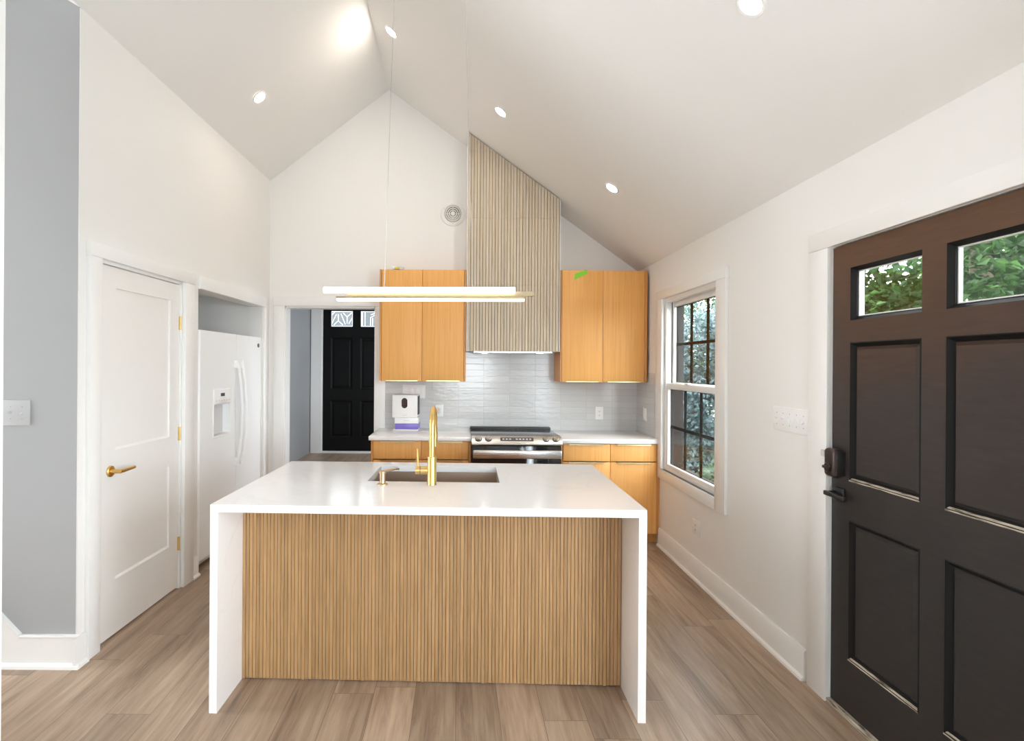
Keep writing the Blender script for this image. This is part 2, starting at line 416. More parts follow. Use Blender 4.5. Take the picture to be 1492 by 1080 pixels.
M['grille'] = plain('dark_brown_window_grille', (0.008, 0.005, 0.005), 0.9, spec=0.0)
M['extbrown'] = plain('dark_brown_exterior_trim', (0.022, 0.014, 0.011), 0.6, spec=0.2)
M['lens'] = emit('lit_lamp_lens', (1.0, 0.91, 0.80), LENS_W)
M['lensdim'] = emit('dimmed_lamp_lens', (1.0, 0.91, 0.80), 38.0)
M['hoodlamp'] = emit('lit_hood_lamp', (1.0, 0.95, 0.88), 22.0)
M['led'] = emit('lit_led_tube', (1.0, 0.95, 0.86), 4.5)
M['tape'] = plain('green_tape', (0.22, 0.62, 0.015), 0.5)
M['clear'] = plain('cloudy_plastic', (0.62, 0.66, 0.66), 0.2)
M['yellow'] = plain('yellow_plastic', (0.75, 0.55, 0.06), 0.4)
M['threshold'] = worn_edge_mat()
M['bluecover'] = plain('pale_blue_film', (0.55, 0.72, 0.80), 0.3)
M['orangecover'] = plain('pale_orange_film', (0.80, 0.60, 0.42), 0.3)
M['screwgrey'] = plain('dull_screw_metal', (0.36, 0.35, 0.34), 0.4)
M['slot'] = plain('dark_slot', (0.08, 0.075, 0.07), 0.5)
M['ventback'] = plain('vent_shadow_grey', (0.20, 0.15, 0.11), 0.7, spec=0.1)
M['bark'] = plain('tree_bark', (0.10, 0.075, 0.055), 0.9, var=0.3, scale=20)
M['spruce'] = leaf_mat('blue_spruce_needles', (0.017, 0.043, 0.039), (0.115, 0.18, 0.18), (0.38, 0.46, 0.53))
M['leafdark'] = leaf_mat('dark_glossy_leaves', (0.004, 0.021, 0.004), (0.019, 0.065, 0.013), (0.095, 0.20, 0.05))
M['leafbright'] = leaf_mat('bright_leaves', (0.011, 0.038, 0.007), (0.045, 0.115, 0.022), (0.15, 0.265, 0.066))
M['leafgrey'] = leaf_mat('grey_green_leaves', (0.016, 0.042, 0.02), (0.08, 0.14, 0.085), (0.28, 0.37, 0.31))
M['lawn'] = plain('lawn_soil', (0.03, 0.04, 0.016), 0.9, var=0.3, scale=3)
M['carpaint'] = plain('silver_car_paint', (0.55, 0.57, 0.60), 0.2, metal=0.5)
M['rubber'] = plain('tyre_rubber', (0.02, 0.02, 0.02), 0.7)
M['extwall'] = plain('exterior_siding', (0.26, 0.265, 0.27), 0.7)

# ------------------------------------------------------------------ mesh builder
class MB:
    def __init__(s):
        s.bm = bmesh.new()
    def _verts(s, co): return [s.bm.verts.new(c) for c in co]
    def box(s, x0, x1, y0, y1, z0, z1, bev=0.0, seg=2):
        if x0 > x1: x0, x1 = x1, x0
        if y0 > y1: y0, y1 = y1, y0
        if z0 > z1: z0, z1 = z1, z0
        v = s._verts([(x0, y0, z0), (x1, y0, z0), (x1, y1, z0), (x0, y1, z0), (x0, y0, z1), (x1, y0, z1), (x1, y1, z1), (x0, y1, z1)])
        fs = [s.bm.faces.new([v[i] for i in q]) for q in ((3, 2, 1, 0), (4, 5, 6, 7), (0, 1, 5, 4), (1, 2, 6, 5), (2, 3, 7, 6), (3, 0, 4, 7))]
        if bev > 0:
            ed = list({e for f in fs for e in f.edges})
            bmesh.ops.bevel(s.bm, geom=ed, offset=bev, segments=seg, profile=0.5, affect='EDGES')
        return s
    def hexa(s, pts):
        v = s._verts(pts)
        for q in ((3, 2, 1, 0), (4, 5, 6, 7), (0, 1, 5, 4), (1, 2, 6, 5), (2, 3, 7, 6), (3, 0, 4, 7)):
            s.bm.faces.new([v[i] for i in q])
        return s
    def prism(s, poly, axis, a0, a1):
        """poly: 2-D outline; axis 'x' -> (y,z), 'y' -> (x,z), 'z' -> (x,y)"""
        def mk(p, a):
            return {'x': (a, p[0], p[1]), 'y': (p[0], a, p[1]), 'z': (p[0], p[1], a)}[axis]
        A = s._verts([mk(p, a0) for p in poly]); B = s._verts([mk(p, a1) for p in poly])
        n = len(poly)
        s.bm.faces.new(A); s.bm.faces.new(B[::-1])
        for i in range(n):
            j = (i + 1) % n
            s.bm.faces.new((A[i], B[i], B[j], A[j]))
        return s
    def tube(s, pts, r, n=12, cap=True):
        pts = [Vector(p) for p in pts]
        rr = r if isinstance(r, (list, tuple)) else [r] * len(pts)
        t0 = (pts[1] - pts[0]).normalized()
        ref = Vector((0, 0, 1)) if abs(t0.z) < 0.9 else Vector((1, 0, 0))
        u = t0.cross(ref).normalized()
        rings = []
        for i, p in enumerate(pts):
            t = (pts[min(i + 1, len(pts) - 1)] - pts[max(i - 1, 0)]).normalized()
            u = (u - t * u.dot(t)).normalized()
            w = t.cross(u)
            rings.append(s._verts([p + (u * math.cos(2 * PI * k / n) + w * math.sin(2 * PI * k / n)) * rr[i] for k in range(n)]))
        for a, b in zip(rings, rings[1:]):
            for k in range(n):
                s.bm.faces.new((a[k], a[(k + 1) % n], b[(k + 1) % n], b[k]))
        if cap:
            s.bm.faces.new(rings[0][::-1]); s.bm.faces.new(rings[-1])
        return s
    def cyl(s, p0, p1, r, n=24, r2=None):
        return s.tube([p0, p1], [r, r if r2 is None else r2], n)
    def lathe(s, prof, c, axis='z', n=32, cap=True):
        """prof: list of (radius, height) along the axis from c"""
        c = Vector(c)
        A = {'z': (Vector((1, 0, 0)), Vector((0, 1, 0)), Vector((0, 0, 1))), 'y': (Vector((1, 0, 0)), Vector((0, 0, 1)), Vector((0, -1, 0))),
             'x': (Vector((0, 1, 0)), Vector((0, 0, 1)), Vector((1, 0, 0)))}[axis] if isinstance(axis, str) else axis
        rings = []
        for r, h in prof:
            if r < 1e-6: rings.append([s.bm.verts.new(c + A[2] * h)])
            else: rings.append(s._verts([c + A[2] * h + (A[0] * math.cos(2 * PI * k / n) + A[1] * math.sin(2 * PI * k / n)) * r for k in range(n)]))
        for a, b in zip(rings, rings[1:]):
            for k in range(n):
                j = (k + 1) % n
                if len(a) == 1 and len(b) == 1: continue
                if len(a) == 1: s.bm.faces.new((a[0], b[j], b[k]))
                elif len(b) == 1: s.bm.faces.new((a[k], a[j], b[0]))
                else: s.bm.faces.new((a[k], a[j], b[j], b[k]))
        if not cap: return s
        if len(rings[0]) > 1: s.bm.faces.new(rings[0][::-1])
        if len(rings[-1]) > 1: s.bm.faces.new(rings[-1])
        return s
    def grid_wall(s, x0, x1, z0, z1, y0, y1, holes):
        """a slab from y0 to y1 with rectangular openings (xa, xb, za, zb)"""
        xs = sorted({x0, x1, *[v for h in holes for v in h[:2]]}); zs = sorted({z0, z1, *[v for h in holes for v in h[2:]]})
        xs = [x for x in xs if x0 <= x <= x1]; zs = [z for z in zs if z0 <= z <= z1]
        solid = {}
        for i in range(len(xs) - 1):
            for k in range(len(zs) - 1):
                mx, mz = (xs[i] + xs[i + 1]) / 2, (zs[k] + zs[k + 1]) / 2
                solid[i, k] = not any(h[0] < mx < h[1] and h[2] < mz < h[3] for h in holes)
        vv = {}
        def V(x, y, z):
            if (x, y, z) not in vv: vv[x, y, z] = s.bm.verts.new((x, y, z))
            return vv[x, y, z]
        for (i, k), ok in solid.items():
            if not ok: continue
            a, b, c, d = xs[i], xs[i + 1], zs[k], zs[k + 1]
            s.bm.faces.new((V(a, y0, c), V(b, y0, c), V(b, y0, d), V(a, y0, d)))
            s.bm.faces.new((V(a, y1, c), V(a, y1, d), V(b, y1, d), V(b, y1, c)))
            if not solid.get((i - 1, k)): s.bm.faces.new((V(a, y0, c), V(a, y0, d), V(a, y1, d), V(a, y1, c)))
            if not solid.get((i + 1, k)): s.bm.faces.new((V(b, y0, c), V(b, y1, c), V(b, y1, d), V(b, y0, d)))
            if not solid.get((i, k - 1)): s.bm.faces.new((V(a, y0, c), V(a, y1, c), V(b, y1, c), V(b, y0, c)))
            if not solid.get((i, k + 1)): s.bm.faces.new((V(a, y0, d), V(b, y0, d), V(b, y1, d), V(a, y1, d)))
        return s
    def frame(s, x0, x1, z0, z1, wl, wr, wb, wt, y0, y1, bev=0.0):
        """a rectangular ring of four bars"""
        s.box(x0, x0 + wl, y0, y1, z0, z1, bev)
        s.box(x1 - wr, x1, y0, y1, z0, z1, bev)
        if wb: s.box(x0 + wl, x1 - wr, y0, y1, z0, z0 + wb, bev)
        if wt: s.box(x0 + wl, x1 - wr, y0, y1, z1 - wt, z1, bev)
        return s

class Thing:
    """an object tree: frame + origin (in frame coordinates); parts are modelled in frame coordinates"""
    def __init__(s, name, fr, org, label=None, cat=None, group=None, kind=None):
        s.fr, s.org = fr, Vector(org)
        s.e = bpy.data.objects.new(name, None)
        s.e.empty_display_size = 0.1
        COL.objects.link(s.e)
        s.e.location = fr.P(*org); s.e.rotation_euler = (0, 0, fr.a)
        put(s.e, label, cat, group, kind)
    def part(s, name, mb, mat, parent=None, label=None, kind=None, flat=False):
        o = finish(name, mb, mat, s.org, flat)
        o.parent = parent or s.e
        if label: o['label'] = label
        if kind: o['kind'] = kind
        return o
def put(o, label=None, cat=None, group=None, kind=None):
    if label: o['label'] = label
    if cat: o['category'] = cat
    if group: o['group'] = group
    if kind: o['kind'] = kind
def finish(name, mb, mat, org=(0, 0, 0), flat=False):
    bm = mb.bm
    bmesh.ops.recalc_face_normals(bm, faces=bm.faces[:])
    org = Vector(org)
    for v in bm.verts: v.co -= org
    me = bpy.data.meshes.new(name)
    bm.to_mesh(me); bm.free()
    for m in (mat if isinstance(mat, (list, tuple)) else [mat]): me.materials.append(m)
    if not flat:
        for p in me.polygons: p.use_smooth = True
        me.set_sharp_from_angle(angle=math.radians(32))
    o = bpy.data.objects.new(name, me)
    COL.objects.link(o)
    return o
def single(name, fr, org, mb, mat, label=None, cat=None, group=None, kind=None, flat=False):
    o = finish(name, mb, mat, org, flat)
    o.location = fr.P(*org); o.rotation_euler = (0, 0, fr.a)
    put(o, label, cat, group, kind)
    return o
def struct(name, fr, mb, mat, label=None, flat=True):
    return single(name, fr, (0, 0, 0), mb, mat, label, None, None, 'structure', flat)
def copy_tree(src, loc, label, rot=None):
    c = src.copy(); COL.objects.link(c); c.location = loc
    if rot is not None: c.rotation_euler = rot
    c['label'] = label
    for ch in src.children:
        d = ch.copy(); COL.objects.link(d); d.parent = c
        for g in ch.children:
            e = g.copy(); COL.objects.link(e); e.parent = d
    return c

# ================================================================== STRUCTURE
YN = -3.5                                                    # rear wall of the living room
def slab_xy(mb, x0, x1, y0, y1, z0, z1, holes):
    n0 = len(mb.bm.verts)
    mb.grid_wall(x0, x1, y0, y1, z0, z1, holes)
    mb.bm.verts.ensure_lookup_table()
    for v in mb.bm.verts[n0:]:
        v.co = Vector((v.co.x, v.co.z, v.co.y))
    return mb

struct('floor', W, MB().box(-5.1, 1.95, YN - .15, 6.7, -.12, 0), M['floor'], 'grey brown oak plank floor running toward the back counter')
struct('floor_hall', W, MB().box(-2.3, .6, 6.7, 7.75, -.12, .274), M['floor'], 'raised plank floor of the hall before the black door')

DOP = (-1.693, -.803)                                        # cased opening to the hall
mb = MB().grid_wall(-2.0, 1.9, 0, EAVE_R, CB, CB + .13, [(DOP[0], DOP[1], 0, 2.095)])
mb.prism([(-2.0, EAVE_R), (BXR + .04, EAVE_R), (RID_X, RID_Z + .03), (-2.0, ceil_l(-2.0) + .03)], 'y', CB, CB + .13)
struct('wall_back', W, mb, M['wall'], 'warm white gable wall behind the range hood')

WIN = (.686, 1.657, .666, 2.106)
ENT = (2.735, 3.83, 0, 2.093)
struct('wall_right', RW, MB().grid_wall(-.13, rs(YN) + .1, 0, EAVE_R, 0, .15, [WIN, ENT, (rs(.85), rs(-.45), .7, 2.2), (rs(-1.25), rs(-2.55), .7, 2.2)]), M['wall'], 'warm white wall with the kitchen window and dark entry door')

PD = (ls(2.83), ls(3.642), 0, 2.077)
AL = (ls(3.856), ls(5.04), 0, 2.072)
struct('wall_left', LW, MB().grid_wall(ls(2.69), .13, 0, EAVE_L, 0, .12, [PD, AL]), M['wall'], 'warm white wall with the pantry door and fridge alcove')
mb = MB()
mb.box(AL[0] - .09, AL[0], .12, .98, 0, 2.3)
mb.box(AL[1], AL[1] + .09, .12, .98, 0, 2.3)
mb.box(AL[0] - .09, AL[1] + .09, .98, 1.05, 0, 2.3)
mb.box(AL[0], AL[1], .12, .98, 2.16, 2.26)
struct('wall_alcove', LW, mb, M['wall'], 'shaded white lining of the fridge alcove')
# closet behind the pantry door
struct('wall_closet', LW, MB().box(PD[0] - .05, PD[1] + .05, .7, .75, 0, 2.3), M['wall'], 'white closet wall hidden behind the pantry door')

XC = xl(2.69)
struct('wall_stair', W, MB().box(-5.1, XC - .006, 2.69, 2.81, 0, 3.5), M['grey'], 'white wall, shade put into its grey colour, facing the camera beside the pantry door')
struct('wall_partition', W, MB().box(-5.1, -1.4675, 1.60, 1.722, 0, 3.5), M['wall'], 'end of the partition wall at the picture edge')
struct('wall_living', W, MB().grid_wall(YN - .15, 1.60, 0, 3.5, -5.1, -4.97, [(-2.0, -1.2, .9, 2.0)]), M['wall'])
ob = bpy.data.objects['wall_living']
for v in ob.data.vertices: v.co = Vector((v.co.y, v.co.x, v.co.z))
ob.data.flip_normals()
struct('wall_rear', W, MB().grid_wall(-5.1, 1.8, 0, 4.3, YN - .15, YN, [(-.5, .9, .8, 2.2)]), M['wall'])

T = .12
def slope(right):
    mb = MB(); rows = []
    for k in range(25):
        y = YN - .15 + (CB + .02 - YN + .15) * k / 24
        if right: q = [(xr(y), EAVE_R), (RID_X, RID_Z), (RID_X, RID_Z + T), (xr(y) + .3, EAVE_R + T)]
        else: q = [(xl(y), EAVE_L), (RID_X, RID_Z), (RID_X, RID_Z + T), (xl(y) - .2, EAVE_L + T)]
        rows.append(mb._verts([(a, y, b) for a, b in q]))
    for a, b in zip(rows, rows[1:]):
        for n in range(4): mb.bm.faces.new((a[n], a[(n + 1) % 4], b[(n + 1) % 4], b[n]))
    mb.bm.faces.new(rows[0]); mb.bm.faces.new(rows[-1][::-1])
    return mb
struct('ceiling_right', W, slope(True), M['ceil'], 'sloping ceiling plane over the window wall')
struct('ceiling_left', W, slope(False), M['ceil'], 'sloping ceiling plane over the pantry wall')
struct('ceiling_living', W, MB().box(-5.1, -1.9, YN - .15, 2.81, 3.42, 3.54), M['ceil'])

# hall beyond the cased opening
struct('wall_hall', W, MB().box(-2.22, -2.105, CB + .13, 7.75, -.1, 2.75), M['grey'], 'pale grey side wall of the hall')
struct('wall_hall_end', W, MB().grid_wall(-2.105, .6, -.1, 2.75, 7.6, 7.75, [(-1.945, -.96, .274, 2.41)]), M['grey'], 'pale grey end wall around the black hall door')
ob = struct('wall_hall_side', W, MB().grid_wall(CB + .13, 7.6, -.1, 2.75, .48, .6, [(6.0, 7.0, .95, 2.25)]), M['grey'])  # opening added out of view for the hall fill light
for v in ob.data.vertices: v.co = Vector((v.co.y, v.co.x, v.co.z))
ob.data.flip_normals()
struct('ceiling_hall', W, MB().box(-2.22, .6, CB + .13, 7.75, 2.65, 2.75), M['ceil'])

# backsplash tiles
struct('wall_tile', BACK, MB().box(-.707, BXR - .01, -.010, 0, .90, 1.80), M['tile'], 'glossy stacked white tile splashback behind the range')
struct('wall_tile_return', RW, MB().box(.010, .548, -.010, 0, .90, 1.472), M['tile'], 'short return of white tile beside the window')

# baseboards
def baseboard(name, fr, segs, label):
    mb = MB()
    for a, b in segs:
        mb.prism([(0, 0), (-.016, 0), (-.016, .138), (-.010, .150), (0, .150)], 'x', a, b)
        mb.prism([(-.016, 0), (-.032, 0), (-.030, .012), (-.016, .020)], 'x', a, b)
    return struct(name, fr, mb, M['trim'], label, flat=False)
baseboard('baseboard_right', RW, [(rs(4.575), 2.60), (3.97, rs(YN))], 'white baseboard under the window')
baseboard('baseboard_left', LW, [(ls(2.66), ls(2.737)), (ls(3.772), AL[0])], 'short white baseboard stubs beside the pantry door')
mb = MB()
y0, y1 = 2.69, 2.672
mb.box(-2.19, XC - .0, y1, y0, 0, .155)
mb.prism([(-2.19, 0), (-2.19, .155), (-2.30, .272), (-3.2, 1.22), (-3.2, 0)], 'y', y1, y0)
mb.prism([(-2.186, .150), (-2.19, .166), (-2.305, .285), (-3.2, 1.235), (-3.2, 1.21)], 'y', y1 - .007, y0)
mb.box(-2.19, XC + .020, y1 - .006, y0, .150, .163, .003)
mb.prism([(y1, 0), (y1 - .018, 0), (y1 - .015, .014), (y1, .024)], 'x', -3.2, XC + .03)
struct('baseboard_stair', W, mb, M['trim'], 'white baseboard with a rising stair skirt on the shaded wall', flat=False)

# cased opening trim
mb = MB()
cy0, cy1 = CB - .02, CB
mb.box(-1.794, DOP[0] + .004, cy0, cy1, 0, 2.10, .002)
mb.box(DOP[1] - .004, -.707, cy0, cy1, 0, 2.10, .002)
mb.box(-1.800, -.700, cy0 - .004, cy1, 2.100, 2.192, .002)
mb.box(DOP[0], DOP[0] + .014, CB, CB + .13, 0, 2.095)
mb.box(DOP[1] - .014, DOP[1], CB, CB + .13, 0, 2.095)
mb.box(DOP[0], DOP[1], CB, CB + .13, 2.081, 2.095)
struct('trim_1', W, mb, M['trim'], 'white casing of the open doorway to the hall', flat=False)
# alcove casing
mb = MB()
mb.box(AL[0] - .004, ls(5.075), -.024, 0, 2.072, 2.163, .002)
mb.box(AL[1], ls(5.10), -.018, 0, 0, 2.072, .002)
mb.box(AL[1] - .012, AL[1], 0, .12, 0, 2.072)
struct('trim_2', LW, mb, M['trim'], 'white casing over the fridge alcove', flat=False)

# ------------------------------------------------------------------ doors
# pantry door
t = Thing('door_1', LW, (PD[0] + .4, 0, 0), 'white two-panel pantry door with brass lever and hinges', None, None, 'structure')
c = MB()
c.box(ls(2.740), ls(2.828), -.024, 0, 0, 2.085, .002)
c.box(ls(3.646), ls(3.772), -.024, 0, 0, 2.085, .002)
c.box(ls(2.736), ls(3.776), -.027, 0, 2.085, 2.160, .002)
c.box(PD[0], PD[0] + .012, 0, .12, 0, 2.077)
c.box(PD[1] - .012, PD[1], 0, .12, 0, 2.077)
c.box(PD[0], PD[1], 0, .12, 2.067, 2.077)
t.part('casing', c, M['trim'])
d0, d1 = PD[0] + .014, PD[1] - .015
pa, pb = ls(2.99), ls(3.523)
slab = MB().grid_wall(d0, d1, .012, 2.063, .012, .045, [(pa, pb, 1.043, 1.948), (pa, pb, .315, .853)])
for z0, z1 in ((1.043, 1.948), (.315, .853)):
    slab.box(pa, pb, .024, .040, z0, z1)
    i = .012                                                  # sloped sticking round the flat panel
    slab.hexa([(pa, .0125, z0), (pb, .0125, z0), (pb - 0, .0245, z0), (pa, .0245, z0), (pa, .0125, z0 + .001), (pb, .0125, z0 + .001), (pb - i, .0245, z0 + i), (pa + i, .0245, z0 + i)])
t.part('slab', slab, M['doorwhite'], flat=True)
hx = ls(2.945)
h = MB().lathe([(.031, 0), (.031, .008), (.028, .011), (0, .011)], (hx, .012, .932), 'y')
hp = t.part('handle', h, M['brass'], label='brushed brass door lever')
h = MB().cyl((hx, .004, .932), (hx, -.050, .932), .011)
h.tube([(hx - .004, -.046, .932), (hx + .03, -.047, .932), (hx + .125, -.046, .934)], [.0115, .011, .0095])
t.part('lever', h, M['brass'], hp)
for zc in (1.805, 1.053, .305):
    h = MB().box(d1 - .004, d1 + .017, .004, .013, zc - .046, zc + .046, .001)
    h.cyl((d1 + .006, .004, zc - .047), (d1 + .006, .004, zc + .047), .006, 12)
    t.part('hinge', h, M['brass'], label='polished brass hinge')

# entry door
EL = 2.755
ED = EL + 1.057
t = Thing('door_2', RW, (3.28, 0, 0), 'dark stained six-panel entry door with two small panes', None, None, 'structure')
c = MB()
c.box(2.625, EL, -.02, 0, 0, 2.082, .002)
c.box(ED + .0, ED + .125, -.02, 0, 0, 2.082, .002)
c.box(2.622, ED + .128, -.023, 0, 2.082, 2.165, .002)
c.box(ENT[0], EL, 0, .15, 0, 2.093)
c.box(ED, ENT[1], 0, .15, 0, 2.093)
c.box(ENT[0], ENT[1], 0, .15, 2.081, 2.093)
t.part('casing', c, M['trim'])
PX = [(2.867, 3.233), (3.334, 3.700)]
PZ = [(1.738, 1.969), (1.037, 1.642), (.254, .862)]
holes = [(a, b, z0, z1) for a, b in PX for z0, z1 in PZ]
t.part('slab', MB().grid_wall(EL + .003, ED - .003, .022, 2.076, .006, .050, holes), M['darkdoor'], flat=True)
def ring(mb, x0, x1, z0, z1, w, ya, yb):
    """a sloped ring from (x0..z1) at depth ya to w further inside at depth yb"""
    o = [(x0, z0), (x1, z0), (x1, z1), (x0, z1)]
    i = [(x0 + w, z0 + w), (x1 - w, z0 + w), (x1 - w, z1 - w), (x0 + w, z1 - w)]
    for k in range(4):
        j = (k + 1) % 4
        mb.bm.faces.new(mb._verts([(o[k][0], ya, o[k][1]), (o[j][0], ya, o[j][1]), (i[j][0], yb, i[j][1]), (i[k][0], yb, i[k][1])]))
for a, b in PX:
    for z0, z1 in PZ[1:]:
        p = MB()
        ring(p, a, b, z0, z1, .004, .006, .0035)
        ring(p, a + .004, b - .004, z0 + .004, z1 - .004, .016, .0035, .022)
        mo = t.part('moulding', p, M['darkmould'], label='black edged panel moulding', flat=True)
        wz = MB().hexa([(a + .002, .0032, z0 - .002), (b - .002, .0032, z0 - .002), (b - .012, .012, z0 + .010), (a + .010, .012, z0 + .010),
                        (a + .002, .0026, z0 + .002), (b - .002, .0026, z0 + .002), (b - .012, .0112, z0 + .0125), (a + .010, .0112, z0 + .0125)])
        t.part('rubbed_edge', wz, M['worn'], mo, 'pale rubbed lower moulding edge', flat=True)
        if z0 < .5:
            wz = MB().box(a + .030, b - .034, .0205, .0225, z1 - .0345, z1 - .029)
            t.part('rubbed_edge', wz, M['worn'], mo, 'pale rubbed upper moulding edge', flat=True)
        p = MB()
        p.box(a + .018, b - .018, .022, .03, z0 + .018, z1 - .018)
        ring(p, a + .022, b - .022, z0 + .022, z1 - .022, .012, .0219, .012)
        p.box(a + .034, b - .034, .012, .022, z0 + .034, z1 - .034)
        t.part('raised_panel', p, M['darkdoor'], flat=True)
    z0, z1 = PZ[0]
    p = MB()
    ring(p, a, b, z0, z1, .014, .006, .022)
    p.frame(a + .0, b - .0, z0, z1, .016, .016, .016, .016, .022, .046)
    fr_ = t.part('pane_frame', p, M['darkmould'], flat=True)
    p = MB().frame(a + .016, b - .016, z0 + .016, z1 - .016, .006, .006, .006, .004, .030, .042)
    t.part('glazing_bead', p, M['whiteplastic'], fr_, 'white glazing bead', flat=True)
    t.part('pane', MB().box(a + .016, b - .016, .034, .038, z0 + .016, z1 - .016), M['glass'], fr_, flat=True)
# electronic deadbolt and lever
x0, x1 = EL + .010, EL + .088
p = MB().box(x0, x1, -.042, .0055, 1.040, 1.168, .018, 4)
db = t.part('deadbolt', p, M['bronze'], label='bronze electronic deadbolt housing')
p = MB().lathe([(.022, 0), (.022, .006), (.018, .010), (0, .010)], (x0 + .037, -.040, 1.083), 'y')
p.box(x0 + .014, x0 + .060, -.056, -.048, 1.077, 1.090, .003)
t.part('thumb_turn', p, M['bronze'], db)
t.part('battery_cover', MB().box(x1 - .004, x1 + .003, -.034, .004, 1.05, 1.158, .002), M['black'], db, 'black side of the housing')
p = MB().box(x0 + .008, x0 + .080, -.006, .0055, .935, .995, .004)
lv = t.part('lever_handle', p, M['black'], label='black lever handle')
p = MB().cyl((x0 + .034, 0, .966), (x0 + .034, -.044, .966), .011)
p.box(x0 + .018, x0 + .150, -.052, -.038, .956, .976, .004)
t.part('lever', p, M['black'], lv)
p = MB().box(ENT[0] + .005, ENT[1] - .005, -.012, .15, 0, .020, .003)
t.part('threshold', p, M['threshold'], label='worn wooden threshold', flat=True)
single('door_catch', RW, (2.742, -.02, 1.137), MB().box(2.728, 2.752, -.027, -.0205, 1.122, 1.152, .002), M['greyplastic'],
       'small grey strike catch on the casing beside the bronze deadbolt', 'catch')

# hall door
t = Thing('door_3', W, (-1.453, 7.6, .274), 'black front door with two etched panes at the end of the hall', None, None, 'structure')
c = MB().frame(-2.09, -.84, .274, 2.53, .145, .115, 0, .10, 7.575, 7.60)
c.box(-1.945, -1.930, 7.60, 7.70, .274, 2.41)
c.box(-.976, -.96, 7.60, 7.70, .274, 2.41)
t.part('casing', c, M['trim'])
t.part('threshold', MB().box(-1.945, -.96, 7.585, 7.72, .274, .300), M['trim'], label='white threshold')
HX = [(-1.819, -1.509), (-1.397, -1.087)]
hz = [(2.077, 2.300), (1.18, 1.92), (.49, 1.02)]
t.part('slab', MB().grid_wall(-1.928, -.978, .302, 2.405, 7.615, 7.66, [(a, b, z0, z1) for a, b in HX for z0, z1 in hz]), M['blackdoor'], flat=True)
for a, b in HX:
    for z0, z1 in hz[1:]:
        p = MB(); ring(p, a, b, z0, z1, .02, 7.615, 7.632)
        p.box(a + .02, b - .02, 7.632, 7.64, z0 + .02, z1 - .02)
        ring(p, a + .035, b - .035, z0 + .035, z1 - .035, .012, 7.6315, 7.622)
        p.box(a + .047, b - .047, 7.622, 7.632, z0 + .047, z1 - .047)
        t.part('raised_panel', p, M['blackdoor'], flat=True)
    z0, z1 = hz[0]
    cx, cz = (a + b) / 2 + 1.453, (z0 + z1) / 2 - .274
    w, hh = (b - a) / 2, (z1 - z0) / 2
    if a < -1.6:
        sg = [((-.36, .55), (-.36, -.25)), ((-.36, -.25), (-.75, -.75)), ((-.36, -.25), (.05, -.75)), ((-.55, .55), (-.92, -.55)), ((-.1, .6), (.28, -.65)),
              ((.45, .25), (.1, .75)), ((.45, .25), (.85, .75)), ((.45, .25), (.45, -.55)), ((.92, .1), (.62, -.6)), ((-.95, .5), (-.7, .85))]
    else:
        sg = [((-.85, -.9), (-.85, .9)), ((-.62, -.9), (-.62, .9)), ((-.1, -.9), (-.1, .2)), ((-.1, .2), (.3, .5)), ((.1, -.9), (.1, .1)), ((-.05, .55), (.4, .8))]
    bd = ((-.97, -.96), (.97, -.96), (.97, .96), (-.97, .96))
    sg = sg + [(bd[q], bd[(q + 1) % 4]) for q in range(4)]
    g = t.part('etched_pane', MB().box(a, b, 7.634, 7.640, z0, z1), etched_mat([((cx + p[0] * w, cz + p[1] * hh), (cx + q[0] * w, cz + q[1] * hh)) for p, q in sg]), label='etched glass pane with clear lines')

# ------------------------------------------------------------------ kitchen window
t = Thing('window_1', RW, (1.17, 0, .666), 'white double-hung window with dark grilles beside the counter', None, None, 'structure')
a, b, z0, z1 = WIN
c = MB()
c.box(a - .14, a, -.02, 0, z0 - .0, z1, .002)
c.box(b, b + .14, -.02, 0, z0 - .084, z1, .002)
c.box(a - .14, b + .143, -.023, 0, z1, z1 + .072, .002)
c.box(a - .14, b, -.02, 0, z0 - .084, z0, .002)
c.box(a - .0, b, -.018, .10, z0 - .02, z0, .002)
c.box(a - .012, a, 0, .02, z0, z1); c.box(b, b + .012, 0, .02, z0, z1)
t.part('casing', c, M['trim'])
c = MB().frame(a, b, z0, z1, .030, .030, .022, .034, .010, .054)
t.part('frame', c, M['whiteplastic'])
def sash(name, za, zb, ya, yb, rb, rtp, st, gz0, gz1):
    s = t.part(name, MB().frame(a + .028, b - .028, za, zb, st, st, rb, rtp, ya, yb, .002), M['whiteplastic'])
    xa, xb = a + .028 + st, b - .028 - st
    yg = (ya + yb) / 2
    t.part('pane', MB().box(xa, xb, yg, yg + .004, gz0, gz1), M['glass'], s, flat=True)
    g = MB()
    for k in (1, 2):
        x = xa + (xb - xa) * k / 3
        g.box(x - .011, x + .011, yg + .006, yg + .018, gz0, gz1)
    zm = (gz0 + gz1) / 2
    g.box(xa, xb, yg + .006, yg + .018, zm - .011, zm + .011)
    g.frame(xa - .002, xb + .002, gz0 - .002, gz1 + .002, .006, .006, .006, .006, yg + .005, yg + .02)
    t.part('grille', g, M['grille'], s, 'dark brown window grille', flat=True)
    return s
sash('upper_sash', 1.360, z1 - .03, .060, .095, .043, .046, .036, 1.403, 2.032)
sash('lower_sash', z0 + .018, 1.395, .014, .050, .036, .048, .036, .717, 1.346)
t.part('sash_lock', MB().box(1.10, 1.17, .004, .03, 1.395, 1.408, .003), M['whiteplastic'])
c = MB()
c.frame(a - .10, b + .10, z0 - .06, z1 + .10, .10, .10, .06, .10, .152, .168)
c.frame(a, b, z0, z1, .028, .028, .020, .028, .0545, .152)
t.part('exterior_casing', c, M['extbrown'], label='dark brown outside casing')

